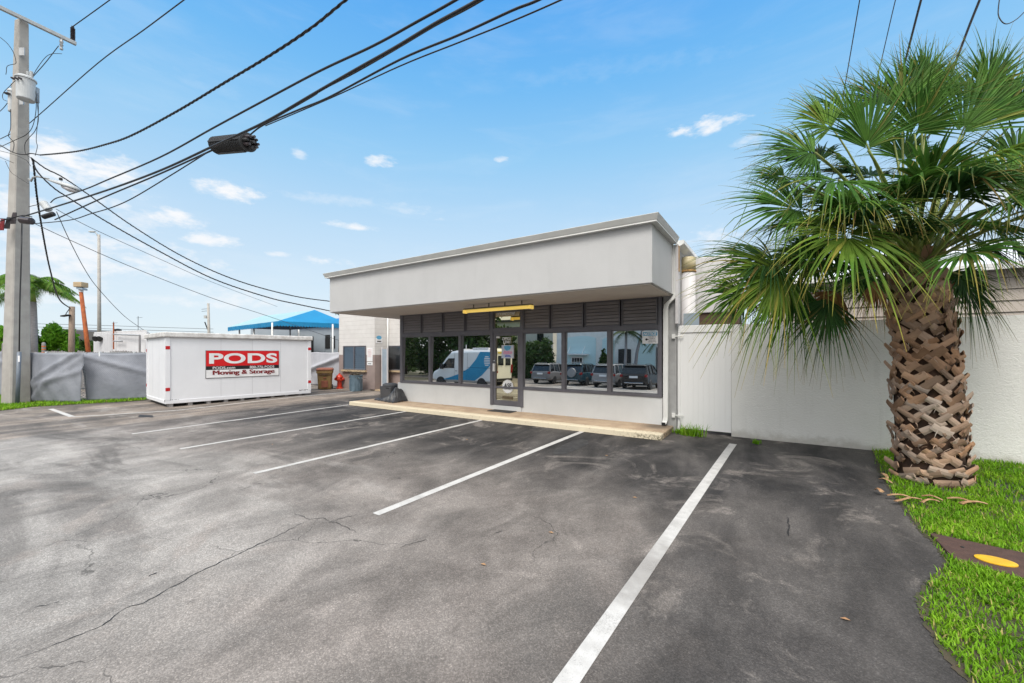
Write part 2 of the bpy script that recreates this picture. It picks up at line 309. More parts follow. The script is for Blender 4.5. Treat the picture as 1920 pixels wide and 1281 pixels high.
# ------------------------------------------------------------------ mesh builder
MATX = {}
class MB:
    def __init__(s): s.v = []; s.f = []; s.m = []; s.cur = 0
    def add(s, vs, fs):
        k = len(s.v); s.v += [tuple(v) for v in vs]; s.f += [tuple(i + k for i in f) for f in fs]; s.m += [s.cur] * len(fs); return s
    def box(s, x0, x1, y0, y1, z0, z1, rot=None, org=None):
        vs = [(x, y, z) for z in (z0, z1) for y in (y0, y1) for x in (x0, x1)]
        if rot is not None:
            o = Vector(org or (0, 0, 0)); vs = [o + rot @ (Vector(v) - (o if org else Vector())) for v in vs]
        return s.add(vs, [(0, 2, 3, 1), (4, 5, 7, 6), (0, 1, 5, 4), (2, 6, 7, 3), (0, 4, 6, 2), (1, 3, 7, 5)])
    def obox(s, cen, ax, ay, az):      # half-axis vectors
        c = Vector(cen); vs = [c + ax * i + ay * j + az * k for k in (-1, 1) for j in (-1, 1) for i in (-1, 1)]
        return s.add(vs, [(0, 2, 3, 1), (4, 5, 7, 6), (0, 1, 5, 4), (2, 6, 7, 3), (0, 4, 6, 2), (1, 3, 7, 5)])
    def tube(s, pts, r, n=8, cap=True, twist=0, sq=1.0):
        pts = [Vector(p) for p in pts]; N = len(pts)
        rs = r if isinstance(r, (list, tuple)) else [r] * N
        vs = []; up = None
        for i, p in enumerate(pts):
            t = (pts[min(i + 1, N - 1)] - pts[max(i - 1, 0)]).normalized()
            if up is None:
                up = Vector((0, 0, 1)) if abs(t.z) < .9 else Vector((1, 0, 0))
            a = t.cross(up)
            if a.length < 1e-6: a = t.cross(Vector((0, 1, 0)))
            a.normalize(); b = a.cross(t).normalized(); up = b
            for k in range(n):
                q = 2 * math.pi * k / n + twist
                vs.append(p + (a * math.cos(q) + b * math.sin(q) * sq) * rs[i])
        fs = [(i * n + k, i * n + (k + 1) % n, (i + 1) * n + (k + 1) % n, (i + 1) * n + k) for i in range(N - 1) for k in range(n)]
        if cap: fs += [tuple(range(n - 1, -1, -1)), tuple(range((N - 1) * n, N * n))]
        return s.add(vs, fs)
    def lathe(s, prof, cen, n=16, ax=None, sx=1.0, sy=1.0):   # prof: (radius, height)
        c = Vector(cen); rot = Matrix.Identity(3) if ax is None else Vector((0, 0, 1)).rotation_difference(Vector(ax)).to_matrix()
        vs = [c + rot @ Vector((r * math.cos(2 * math.pi * k / n) * sx, r * math.sin(2 * math.pi * k / n) * sy, h)) for r, h in prof for k in range(n)]
        N = len(prof)
        fs = [(i * n + k, i * n + (k + 1) % n, (i + 1) * n + (k + 1) % n, (i + 1) * n + k) for i in range(N - 1) for k in range(n)]
        fs += [tuple(range(n - 1, -1, -1)), tuple(range((N - 1) * n, N * n))]
        return s.add(vs, fs)
    def prism(s, poly, ext):           # planar polygon (3-D points) extruded along ext
        e = Vector(ext); n = len(poly); vs = [Vector(p) for p in poly] + [Vector(p) + e for p in poly]
        fs = [tuple(range(n - 1, -1, -1)), tuple(range(n, 2 * n))] + [(i, (i + 1) % n, n + (i + 1) % n, n + i) for i in range(n)]
        return s.add(vs, fs)
    def loft(s, rings, close=True, cap=True):
        n = len(rings[0]); vs = [p for r in rings for p in r]
        fs = [(i * n + k, i * n + (k + 1) % n, (i + 1) * n + (k + 1) % n, (i + 1) * n + k) for i in range(len(rings) - 1) for k in range(n if close else n - 1)]
        if cap and close: fs += [tuple(range(n - 1, -1, -1)), tuple(range((len(rings) - 1) * n, len(rings) * n))]
        return s.add(vs, fs)
    def build(s, name, mat, parent=None, smooth=False, bevel=0, local=False, tint=None, fix=True):
        me = bpy.data.meshes.new(name)
        vs = s.v
        if parent is not None and not local:
            inv = MATX[parent.name].inverted(); vs = [tuple(inv @ Vector(v)) for v in vs]
        me.from_pydata(vs, [], s.f)
        mats = mat if isinstance(mat, (list, tuple)) else [mat]
        for q in mats: me.materials.append(M[q] if isinstance(q, str) else q)
        if len(mats) > 1: me.polygons.foreach_set('material_index', s.m)
        if fix and len(s.f) < 20000:
            import bmesh
            bm = bmesh.new(); bm.from_mesh(me); bmesh.ops.recalc_face_normals(bm, faces=bm.faces); bm.to_mesh(me); bm.free()
        if smooth:
            me.polygons.foreach_set('use_smooth', [True] * len(me.polygons))
        if tint is not None:
            a = me.color_attributes.new('tint', 'FLOAT_COLOR', 'POINT'); a.data.foreach_set('color', np.asarray(tint, np.float32).ravel())
        o = bpy.data.objects.new(name, me); COL.objects.link(o)
        if parent is not None:
            o.parent = parent; MATX[o.name] = MATX[parent.name]
        else: MATX[o.name] = Matrix.Identity(4)
        if bevel:
            b = o.modifiers.new('edge', 'BEVEL'); b.width = bevel; b.segments = 2; b.limit_method = 'ANGLE'; b.angle_limit = R(40)
        if smooth:
            w = o.modifiers.new('wn', 'WEIGHTED_NORMAL') if False else None
        return o
def thing(name, label, cat, loc=(0, 0, 0), rz=0, group=None):
    o = bpy.data.objects.new(name, None); COL.objects.link(o); o.empty_display_size = .3
    o.location = loc; o.rotation_euler = (0, 0, rz); o['label'] = label; o['category'] = cat
    if group: o['group'] = group
    MATX[o.name] = Matrix.Translation(Vector(loc)) @ Matrix.Rotation(rz, 4, 'Z'); return o
def tag(o, label, cat, group=None, kind=None):
    o['label'] = label; o['category'] = cat
    if group: o['group'] = group
    if kind: o['kind'] = kind
    return o
def struct(o, label=None):
    o['kind'] = 'structure'
    if label: o['label'] = label
    return o
def stuff(o, label, cat):
    o['kind'] = 'stuff'; o['label'] = label; o['category'] = cat; return o
def copy_thing(root, loc, rz, label, group=None):
    def rec(o, par):
        c = o.copy(); COL.objects.link(c)
        if par: c.parent = par
        for ch in [k for k in S.objects if k.parent == o]: rec(ch, c)
        return c
    c = rec(root, None); c.location = loc; c.rotation_euler = (0, 0, rz); c['label'] = label
    if group: c['group'] = group
    return c
def text(name, string, mat, parent, cen, rv, uv, w, h, bold=0.0, shear=0.0, depth=.002, nrm=None, space=1.0):
    thick = bold if 'M' in string else 0      # the font's M does not fill when emboldened: stack shifted copies instead
    if thick: bold = 0
    cu = bpy.data.curves.new('txt', 'FONT'); cu.body = string; cu.size = 1; cu.offset = bold; cu.shear = shear; cu.space_character = space
    ob = bpy.data.objects.new('txt', cu); COL.objects.link(ob)
    dg = bpy.context.evaluated_depsgraph_get(); me = bpy.data.meshes.new_from_object(ob.evaluated_get(dg))
    P = np.array([v.co[:] for v in me.vertices]); F_ = [tuple(p.vertices) for p in me.polygons]
    bpy.data.objects.remove(ob); bpy.data.curves.remove(cu); bpy.data.meshes.remove(me)
    mn, mx = P[:, :2].min(0), P[:, :2].max(0); sz = mx - mn
    rv = Vector(rv).normalized(); uv = Vector(uv).normalized(); nr = Vector(nrm) if nrm is not None else rv.cross(uv)
    mb = MB(); cen = Vector(cen)
    for k in ((0,) if not thick else range(-3, 4)):
        mb.add([cen + rv * (((p[0] - mn[0]) / sz[0] - .5) * w + k * h * .022) + uv * ((p[1] - mn[1]) / sz[1] - .5) * h + nr * (depth + .0006 * (k + 3)) for p in P], F_)
    return mb.build(name, mat, parent, fix=False)
# ------------------------------------------------------------------ ground, lot, markings
def sheet(name, xs, ys, dz, mat, nx=1):
    mb = MB(); X = np.linspace(xs[0], xs[1], nx + 1)
    vs = [(x, y, G(y) + dz) for y in ys for x in X]; w = len(X)
    mb.add(vs, [(j * w + i, j * w + i + 1, (j + 1) * w + i + 1, (j + 1) * w + i) for j in range(len(ys) - 1) for i in range(nx)])
    return mb.build(name, mat)
struct(sheet('ground', (-900, 900), (-900, -10, 8.37, 900), -.03, 'earth'), 'flat ground reaching to the horizon')
struct(sheet('parking_lot', (-45, 40), (-45, -10, 8.37, 40), 0, 'asphalt'), 'weathered grey asphalt of the parking lot and driveway')
def stripe(a, b, w, label, nb=10, flat_end=False):
    a = Vector(a); b = Vector(b); d = (b - a); d.z = 0; d.normalize(); n = Vector((-d.y, d.x, 0)) * w / 2
    mb = MB(); vs = []
    for i in range(nb + 1):
        p = a.lerp(b, i / nb)
        for q in (p - n, p + n): vs.append((q.x, q.y, G(q.y) + .004))
    mb.add(vs, [(2 * i, 2 * i + 1, 2 * i + 3, 2 * i + 2) for i in range(nb)])
    o = mb.build('parking_stripe', 'road_paint'); struct(o, label); o['group'] = 'white stripes between parking bays'; return o
stripe((-1.03, 1.0, 0), (-.69, 8.82, 0), .125, 'wide white stripe running to the garden wall, nearest the palm')
stripe((-3.81, 3.0, 0), (-3.61, 8.37, 0), .115, 'white stripe ending at the tan curb right of the office door')
stripe((-6.66, 3.01, 0), (-6.42, 8.37, 0), .105, 'white stripe ending at the tan curb just below the office door')
stripe((-9.54, 3.0, 0), (-9.26, 8.37, 0), .105, 'white stripe ending at the curb right of the black tarp')
stripe((-12.22, 2.96, 0), (-12.05, 8.39, 0), .10, 'white stripe ending at the left corner of the tan curb')
p1, p2, p3 = onz(137, 782), onz(330, 770), onz(700, 730.5)
stripe(p1, p2, .10, 'thin white line in front of the storage container, near half', 6); stripe(p2 + (p3 - p2).normalized() * .002, p3, .10, 'thin white line in front of the storage container, far half', 10)
stripe(onz(95, 767), onz(135, 781.5), .12, 'short white stripe beside the grass at the grey fence', 4)
def crack(pxs, w, label):
    pts = []
    ps = [onz(*p) for p in pxs]
    for a, b in zip(ps[:-1], ps[1:]):
        k = max(3, int((b - a).length / .035))
        for i in range(k): pts.append(a.lerp(b, i / k))
    pts.append(ps[-1]); mb = MB(); vs = []
    for i, p in enumerate(pts):
        t = (pts[min(i + 1, len(pts) - 1)] - pts[max(0, i - 1)]); t.z = 0; t.normalize(); n = Vector((-t.y, t.x, 0))
        j = random.uniform(-.011, .011); e = min(1, 6 * i / len(pts), 6 * (1 - i / len(pts))) * random.uniform(.25, 1) * w / 2
        q = p + n * j
        for sgn in (-1, 1):
            r = q + n * sgn * e; vs.append((r.x, r.y, G(r.y) + .003))
    mb.add(vs, [(2 * i, 2 * i + 1, 2 * i + 3, 2 * i + 2) for i in range(len(pts) - 1)])
    o = mb.build('asphalt_crack', 'dark'); struct(o, label); return o
crack([(0, 1247), (90, 1213), (180, 1180), (205, 1163), (235, 1140), (270, 1131), (370, 1075), (450, 1037), (520, 1005), (580, 975)], .014, 'long dark crack across the near asphalt')
crack([(445, 921), (470, 912), (492, 906)], .012, 'short crack near the middle stripe end')
crack([(545, 960), (580, 974), (605, 972), (640, 985), (672, 1000)], .010, 'branching crack beyond the long crack')
crack([(610, 983), (635, 974), (670, 965)], .010, 'small crack left of the second stripe')
crack([(748, 1028), (775, 1018), (800, 1012)], .010, 'small crack below the second stripe')
crack([(925, 1001), (950, 994)], .010, 'tiny crack in the middle of the lot')
crack([(1477, 968), (1479, 985), (1477, 1005)], .016, 'short dark crack in the right bay')
crack([(278, 1082), (292, 1074)], .03, 'short dark gouge in the pale asphalt')
crack([(60, 1140), (110, 1130)], .008, 'faint crack at the left edge')
def patch(pxs, label, mat='dark'):
    ps = [onz(*p) for p in pxs]; mb = MB(); mb.add([(p.x, p.y, G(p.y) + .0035) for p in ps], [tuple(range(len(ps)))]); o = mb.build('asphalt_patch', mat); struct(o, label)
M['oil'] = pm('oil', (.022, .022, .024), (.05, .049, .05), 9, .7, bumps=.5, bscale=120)
patch([(1036, 850), (1044, 853), (1062, 851), (1085, 842), (1104, 832), (1102, 826), (1092, 824), (1075, 826), (1055, 835), (1042, 842)], 'dark oil stain beside the right curb stripe', 'oil')
patch([(258, 782), (288, 783), (286, 779), (262, 778)], 'dark rectangular cover in the driveway', 'dark')
# walkway slab
mb = MB(); mb.box(-12.03, -1.92, 8.39, 9.56, -.05, .12)
struct(mb.build('walkway', 'walkway', bevel=.02), 'tan concrete walkway with worn yellow edge in front of the office')
# ------------------------------------------------------------------ office building
WY = 9.55
ob = thing('office_building', 'low grey office with tinted shopfront windows under a deep projecting fascia', 'building', (-6.4, WY, 0))
mb = MB()
mb.box(-10.93, -6.90, WY - .03, WY + .25, 0, .735); mb.box(-5.90, -2.15, WY - .03, WY + .25, 0, .735)
mb.box(-6.898, -5.902, WY - .05, WY + .25, 0, .245)
mb.build('front_wall', 'lowwall', ob, bevel=.006)
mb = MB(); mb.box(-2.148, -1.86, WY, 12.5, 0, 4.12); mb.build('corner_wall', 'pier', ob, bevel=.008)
mb = MB(); mb.box(-10.93, -10.75, WY + .26, 12.6, 0, 4.12); mb.box(-10.7, -2.16, 12.3, 12.5, 0, 4.12); mb.build('rear_wall', 'lowwall', ob)
FY = 7.68
mb = MB(); mb.box(-12.02, -1.92, FY, 9.40, 3.05, 4.17); mb.build('fascia', 'fascia', ob, bevel=.012)
mb = MB(); mb.box(-11.98, -1.96, FY + .04, 12.4, 3.03, 3.048); mb.build('soffit', 'soffit', ob)
mb = MB(); mb.box(-12.02, -1.9, 9.405, 12.52, 3.052, 4.16); mb.build('roof_deck', 'white_paint', ob)
# coping: sloped metal cap with a light lower lip
mb = MB()
def ringrect(o_, z): return [(-12.02 - o_, FY - o_, z), (-1.92 + o_, FY - o_, z), (-1.92 + o_, 9.42, z), (-12.02 - o_, 9.42, z)]
mb.loft([ringrect(.10, 4.172), ringrect(.11, 4.185), ringrect(.15, 4.285), ringrect(.14, 4.295)])
mb.build('coping', 'coping', ob)
mb = MB(); mb.loft([ringrect(.008, 4.150), ringrect(.105, 4.150), ringrect(.105, 4.171), ringrect(.008, 4.171)]); mb.build('coping_lip', 'coping_light', ob)
# storefront frame
fr = MB(); Y0, Y1 = WY - .055, WY + .05
def fbar(x0, x1, z0, z1, dy=0): fr.box(x0, x1, Y0 + dy, Y1, z0, z1)
fbar(-10.79, -2.16, .737, .80)
fbar(-10.79, -10.66, .801, 3.028); fbar(-2.24, -2.16, .801, 3.028)
fbar(-10.659, -6.96, 2.30, 2.40); fbar(-5.84, -2.241, 2.30, 2.40)
for x0, x1 in ((-9.44, -9.34), (-8.17, -8.07)): fbar(x0, x1, .801, 2.299, -.002)
for x0, x1 in ((-4.66, -4.57), (-3.43, -3.34)): fbar(x0, x1, .801, 2.299, -.002)
fbar(-6.96, -6.86, .247, 3.028, -.01); fbar(-5.93, -5.84, .247, 3.028, -.01)
fbar(-6.859, -5.931, 2.33, 2.45, -.006); fbar(-6.859, -5.931, 2.93, 3.028, -.006)
fr.build('storefront_frame', 'frame_grey', ob, bevel=.004)
mb = MB(); mb.box(-10.659, -6.961, WY + .051, WY + .07, .8, 3.03); mb.box(-5.839, -2.241, WY + .051, WY + .07, .8, 3.03); mb.box(-6.859, -5.931, WY + .055, WY + .07, .25, 3.03); mb.build('backing', 'dark', ob)
def pane_mesh(x0, x1, z0, z1, tilt, y=WY + .005):
    mb = MB(); k = math.tan(R(tilt)); zc = (z0 + z1) / 2
    mb.add([(x0, y + (z0 - zc) * k, z0), (x1, y + (z0 - zc) * k, z0), (x1, y + (z1 - zc) * k, z1), (x0, y + (z1 - zc) * k, z1)], [(0, 1, 2, 3)])
    return mb
def bead(x0, x1, z0, z1, y=WY - .03, w=.022, d=.05):
    mb = MB(); mb.box(x0, x1, y, y + d, z0, z0 + w); mb.box(x0, x1, y, y + d, z1 - w, z1); mb.box(x0, x0 + w, y, y + d, z0 + w, z1 - w); mb.box(x1 - w, x1, y, y + d, z0 + w, z1 - w); return mb
for i, (x0, x1, t) in enumerate([(-10.659, -9.441, 1.1), (-9.339, -8.171, 1.08), (-8.069, -6.961, 1.05), (-5.839, -4.661, .78), (-4.569, -3.431, .76), (-3.339, -2.241, .74)]):
    w = bead(x0, x1, .801, 2.299).build('window', 'frame_grey', ob)
    pane_mesh(x0 + .015, x1 - .015, .815, 2.285, t).build('pane', 'pane', w)
# louvred panels above the windows
def louver(x0, x1):
    mb = MB(); z0, z1 = 2.43, 3.0; n = 7; h = (z1 - z0) / n
    for i in range(n):
        a = z0 + i * h; a += .006; hh = h - .010; vs = [(x0, WY - .040, a), (x1, WY - .040, a), (x1, WY - .018, a + hh), (x0, WY - .018, a + hh), (x0, WY + .02, a), (x1, WY + .02, a), (x1, WY + .02, a + hh), (x0, WY + .02, a + hh)]
        mb.add(vs, [(0, 1, 2, 3), (0, 4, 5, 1), (3, 2, 6, 7), (0, 3, 7, 4), (1, 5, 6, 2)])
    mb.build('louver_panel', 'louver', ob)
    m2 = MB(); m2.box(x0 - .025, x0, WY - .06, WY + .03, 2.402, 3.028); m2.box(x1, x1 + .025, WY - .06, WY + .03, 2.402, 3.028); m2.box(x0, x1, WY - .05, WY + .03, 2.402, 2.428); m2.box(x0, x1, WY - .05, WY + .03, 3.002, 3.028)
    return m2
for a, b in [(-10.63, -9.80), (-9.70, -8.86), (-8.76, -7.95), (-7.85, -7.0), (-5.80, -5.04), (-4.95, -4.09), (-4.0, -3.15), (-3.06, -2.28)]:
    louver(a, b).build('panel_frame', 'frame_grey', ob)
# transom and door
tr = bead(-6.855, -5.935, 2.452, 2.928, WY - .03, .02).build('transom', 'frame_grey', ob)
pane_mesh(-6.84, -5.95, 2.47, 2.91, .7).build('pane', 'door_pane', tr)
text('lettering', 'Welcome', 'signwhite', tr, (-6.42, WY - .014, 2.885), (1, 0, 0), (0, 0, 1), .60, .115, .012, .45, 0.0, (0, -1, 0))
dr = MB(); x0, x1 = -6.855, -5.935
dr.box(x0, x0 + .085, WY - .045, WY + .02, .25, 2.328); dr.box(x1 - .085, x1, WY - .045, WY + .02, .25, 2.328)
dr.box(x0 + .086, x1 - .086, WY - .045, WY + .02, .25, .40); dr.box(x0 + .086, x1 - .086, WY - .045, WY + .02, 2.24, 2.328)
door = dr.build('door', 'frame_grey', ob, bevel=.004)
pane_mesh(x0 + .087, x1 - .087, .401, 2.239, .72, WY - .01).build('pane', 'door_pane', door)
mb = MB(); mb.box(x0 + .01, x0 + .075, WY - .10, WY - .046, 1.22, 1.45); mb.build('handle', 'signwhite', door, bevel=.006)
mb = MB(); mb.lathe([(.022, 0), (.022, .012), (.012, .015)], (x0 + .04, WY - .046, 1.52), 12, (0, -1, 0)); mb.build('lock', 'chrome', door)
DYY = WY - .034
text('lettering', 'OFFICE', 'signwhite', door, (-6.40, DYY, 2.155), (1, 0, 0), (0, 0, 1), .30, .085, .02, 0, 0, (0, -1, 0))
text('lettering', '1941', 'signwhite', door, (-6.39, DYY, 2.06), (1, 0, 0), (0, 0, 1), .24, .085, .02, 0, 0, (0, -1, 0))
mb = MB(); mb.box(-6.76, -6.64, DYY, DYY + .002, 2.175, 2.225); mb.build('sticker', 'signwhite', door)
mb = MB(); zc = .80; cxx = -6.36; ring = []
for k in range(48):
    rr = .205 if k % 2 == 0 else .172; q = 2 * math.pi * k / 48; ring.append((cxx + rr * math.sin(q), DYY, zc + rr * math.cos(q)))
mb.add(ring + [(cxx, DYY, zc)], [(i, (i + 1) % 48, 48) for i in range(48)]); mb.build('gear_sticker', 'signwhite', door)
text('lettering', 'ASE', 'signblack', door, (cxx, DYY, zc + .03), (1, 0, 0), (0, 0, 1), .27, .125, .035, .12, .003, (0, -1, 0))
text('lettering', 'CERTIFIED', 'signblack', door, (cxx, DYY, zc - .07), (1, 0, 0), (0, 0, 1), .23, .04, .01, 0, .003, (0, -1, 0))
mb = MB(); mb.box(-6.57, -6.16, DYY, DYY + .002, 1.60, 1.97); pst = mb.build('poster', pm('poster_paper', (.56, .56, .60), (.42, .48, .60), 9, .5), door)
for nm, mt, pts in (('print', 'signblue', [(-.13, .34), (.02, .36), (.12, .34), (.09, .25), (-.02, .21), (-.10, .26)]), ('print', pm('print_pink', (.62, .22, .36), (.55, .4, .5), 30, .5), [(-.17, .15), (-.12, .21), (.15, .20), (.17, .16), (.13, .12), (-.14, .11)]), ('print', pm('print_indigo', (.10, .10, .42), (.2, .25, .5), 30, .5), [(-.09, .035), (.12, .03), (.09, .085), (-.03, .10), (-.1, .07)])):
    mb = MB(); mb.add([(-6.365 + a, DYY - .002, 1.60 + b) for a, b in pts], [tuple(range(len(pts)))]); mb.build(nm, mt, door)
mb = MB(); mb.box(-6.55, -6.2, DYY, DYY + .002, .44, .52); mb.build('mail_slot', pm('slot_bronze', (.12, .09, .05), None, 5, .5), door)
# downspout
mb = MB(); w = .052
ring = lambda p, a=w, b=.042: [(p[0] - a, p[1] - b, p[2]), (p[0] + a, p[1] - b, p[2]), (p[0] + a, p[1] + b, p[2]), (p[0] - a, p[1] + b, p[2])]
mb.loft([ring(p) for p in [(-1.865, 9.50, 4.15), (-1.865, 9.50, 3.14), (-1.87, 9.49, 3.05), (-1.90, 9.48, 2.97), (-1.98, 9.47, 2.90), (-2.045, 9.47, 2.83), (-2.068, 9.47, 2.72), (-2.07, 9.47, .32), (-2.075, 9.46, .24), (-2.10, 9.42, .16)]])
mb.build('downspout', 'pipe_white', ob, bevel=.012)
mb = MB(); mb.box(-2.140, -2.058, 9.375, 9.405, .135, .20, ); mb.build('spout_mouth', 'dark', ob)
mb = MB(); mb.box(-1.859, -1.80, 9.43, 9.62, 2.40, 4.14); mb.build('siding_strip', 'tank_white', ob)
mb = MB(); mb.box(-1.799, -1.79, 9.46, 9.56, 3.55, 4.12); mb.build('rust_streak', 'rust_trim', ob)
mb = MB(); mb.prism([(-1.90, 9.66, 4.10), (-1.72, 9.66, 4.20), (-1.72, 9.66, 4.28), (-1.90, 9.66, 4.28)], (0, 3.0, 0)); mb.build('rear_gutter', 'coping_light', ob)
# fluorescent strip under the soffit
fx = thing('strip_light', 'yellow tube strip light hanging under the office soffit above the door', 'light', (-5.95, 8.40, 2.95))
mb = MB(); mb.box(-7.0, -4.92, 8.34, 8.46, 2.905, 2.935); mb.build('housing', 'fixture_metal', fx)
mb = MB(); mb.tube([(-6.96, 8.40, 2.862), (-4.96, 8.40, 2.862)], .042, 12); mb.build('tube', 'tube_yellow', fx, smooth=True)
for x in (-7.02, -4.955):
    mb = MB(); mb.box(x, x + .055, 8.33, 8.47, 2.81, 2.90); mb.build('end_cap', 'tube_yellow', fx, bevel=.01)
for x in (-6.7, -6.2, -5.7, -5.2):
    mb = MB(); mb.box(x - .012, x + .012, 8.388, 8.412, 2.936, 3.028); mb.build('hanger', 'fixture_metal', fx)
# notice sign on the last window
ns = thing('notice_sign', 'small white NOTICE sign with blue header in the rightmost shop window', 'sign', (-2.40, WY - .02, 2.12))
NY = WY - .034
mb = MB(); mb.box(-2.60, -2.25, NY, NY + .003, 1.965, 2.255); mb.build('panel', 'signwhite', ns)
mb = MB(); mb.box(-2.585, -2.265, NY - .002, NY - .0002, 2.145, 2.235); mb.build('header', 'signblue', ns)
text('lettering', 'NOTICE', 'signwhite', ns, (-2.425, NY - .002, 2.19), (1, 0, 0), (0, 0, 1), .29, .066, .03, .25, .002, (0, -1, 0))
for k, tx in enumerate(['THIS AREA IS', 'UNDER 24', 'HOUR VIDEO', 'SURVEILLANCE']):
    text('lettering', tx, 'signblack', ns, (-2.375, NY, 2.118 - .037 * k), (1, 0, 0), (0, 0, 1), [.17, .13, .16, .18][k], .022, .012, 0, .002, (0, -1, 0))
mb = MB(); mb.lathe([(.026, 0), (.026, .002)], (-2.505, NY - .0005, 2.062), 12, (0, -1, 0)); mb.box(-2.48, -2.455, NY - .002, NY - .0005, 2.055, 2.07); mb.build('camera_symbol', 'signblack', ns)
# door mat, tarp, cooler
mb = MB(); mb.box(-6.78, -6.02, 9.10, 9.46, .122, .136); tag(mb.build('door_mat', 'mat', bevel=.004), 'dark rubber mat on the walkway below the office door', 'door mat')
def tarp():
    nx, ny = 60, 26; mb = MB(); vs = []; g = random.Random(4)
    tri = lambda q: abs((q % 1.0) * 2 - 1)
    for j in range(ny):
        for i in range(nx):
            u, v = i / (nx - 1), j / (ny - 1)
            ridge = .035 + (.10 * u if u < .45 else .045 + .40 * ((u - .45) / .36) ** 1.25 if u < .81 else .445 * max(0, 1 - ((u - .81) / .19) ** 1.6))
            vr = .62; prof = (v / vr) if v < vr else 1 - .35 * (v - vr) / (1 - vr)
            prof = prof ** (.75 if u > .5 else .35)
            q = math.atan2(vr - v, (u - .81) * 1.4 + 1e-6) / math.pi
            rad = math.hypot((u - .81) * 1.4, v - vr)
            cre = (tri(q * 7.3 + .6 * rad) - .5) * .085 * min(1, rad * 3.2) * (u > .35) + (tri(u * 9 + v * 1.5) - .5) * .03
            h = max(.008, ridge * prof + cre * min(1, 5 * v + .15, 6 * (1 - u) + .1, 10 * u))
            if v < .06: h = .008 + h * .15
            x = -11.72 + 1.30 * u + .03 * math.sin(7 * v); y = 8.84 + (.20 + .44 * u) * v + .26 * (1 - u) + .05 * tri(u * 5.5) * (1 - v)
            vs.append((x, y, .123 + h))
    mb.add(vs, [(j * nx + i, j * nx + i + 1, (j + 1) * nx + i + 1, (j + 1) * nx + i) for j in range(ny - 1) for i in range(nx - 1)])
    o = mb.build('tarp', 'tarp', smooth=False); m = o.modifiers.new('thick', 'SOLIDIFY'); m.thickness = .010; m.offset = 1
    tag(o, 'crumpled black tarp heaped at the left end of the walkway', 'tarp')
tarp()
kl = thing('cooler', 'dark grey plastic bin with a handle slot behind the crumpled tarp', 'bin', (-11.75, 9.9, 0))
mb = MB(); mb.loft([[(-11.75 + a * w_, 9.9 + b * d_, z) for a, b in ((-1, -1), (1, -1), (1, 1), (-1, 1))] for w_, d_, z in ((.27, .22, 0), (.30, .25, .55))]); mb.build('body', 'cooler', kl, bevel=.03)
mb = MB(); mb.lathe([(.31, .552), (.32, .57), (.30, .62), (.22, .65)], (-11.75, 9.9, 0), 20, sx=1.0, sy=.82); mb.build('lid', 'cooler', kl, smooth=False)
mb = MB(); mb.box(-11.70, -11.54, 9.648, 9.66, .475, .51); mb.build('handle_slot', 'dark', kl)
# ------------------------------------------------------------------ gate and garden wall
gt = thing('gate', 'white vinyl board gate between the office corner and the stucco wall', 'gate', (-1.3, 9.66, 0))
mb = MB(); GX = np.linspace(-1.845, -.79, 11)
for a, b in zip(GX[:-1], GX[1:]): mb.box(a + .0006, b - .0006, 9.64, 9.67, .07, 2.20)
mb.build('board_panel', 'gate_vinyl', gt)
mb = MB(); mb.box(-1.85, -.785, 9.618, 9.675, 2.201, 2.36); mb.build('top_rail', 'gate_vinyl', gt, bevel=.008)
mb = MB(); mb.box(-1.85, -1.79, 9.615, 9.637, .04, 2.20); mb.build('stile', 'gate_vinyl', gt, bevel=.006)
for z in (.36, 2.12):
    mb = MB(); mb.box(-1.95, -1.88, 9.50, 9.548, z - .05, z + .05); mb.tube([(-1.9, 9.53, z), (-1.72, 9.60, z)], .014, 8); mb.build('hinge', 'pipe_white', gt, bevel=.008)
mb = MB(); mb.tube([(-1.88, 9.56, .33), (-1.80, 9.58, .32), (-1.775, 9.59, .28), (-1.775, 9.59, .02)], .012, 8); mb.build('drop_bolt', 'pipe_white', gt, smooth=True)
gw = thing('garden_wall', 'long off-white stucco wall behind the fat palm trunk', 'wall', (3, 9.75, 0))
mb = MB(); mb.box(-.784, 30, 9.622, 9.85, -.1, 2.345); mb.build('wall', 'stucco', gw)
# ------------------------------------------------------------------ things seen over the gate and wall
tk = thing('tank', 'round white upright tank with yellow band beside the office roof', 'tank', (-1.72, 11.9, 0))
tp = onY(1290, 483, 10.3); tc = (tp.x, tp.y); zt = tp.z
mb = MB(); mb.lathe([(.165, 0), (.165, zt - .36)], (*tc, 0), 24); mb.build('shell', 'tank_white', tk, smooth=True)
mb = MB(); mb.lathe([(.17, zt - .32), (.17, zt - .02), (.13, zt)], (*tc, 0), 24); mb.build('yellow_band', 'tank_yellow', tk, smooth=True)
mb = MB(); mb.lathe([(.175, zt - .365), (.187, zt - .345), (.175, zt - .32)], (*tc, 0), 24); mb.build('rim', 'rust_trim', tk, smooth=True)
bx = thing('equipment_box', 'tall white metal cabinet beside the upright tank behind the gate', 'cabinet', (-1.0, 12.2, 0))
mb = MB(); _bx = onY(1303.5, 483, 10.75).x; mb.box(_bx, _bx + .95, 10.75, 12.0, 2.72, onY(1310, 483, 10.75).z); mb.build('casing', 'tank_white', bx, bevel=.02)
mb = MB(); mb.box(_bx + .03, _bx + .92, 10.8, 11.95, 0, 2.718); mb.build('stand', pm('brown_stand', (.13, .075, .05), (.08, .05, .035), 3, .8, stretch=(.5, .5, 8)), bx)
mb = MB(); mb.box(-1.79, -1.46, 9.98, 10.01, 1.6, 2.66); tag(mb.build('metal_sheet', 'blue_panel'), 'blue-grey metal sheet standing behind the gate top', 'sheet')
wh = thing('warehouse', 'beige sided warehouse with shallow white roof behind the garden wall', 'building', (10, 17, 0))
mb = MB()
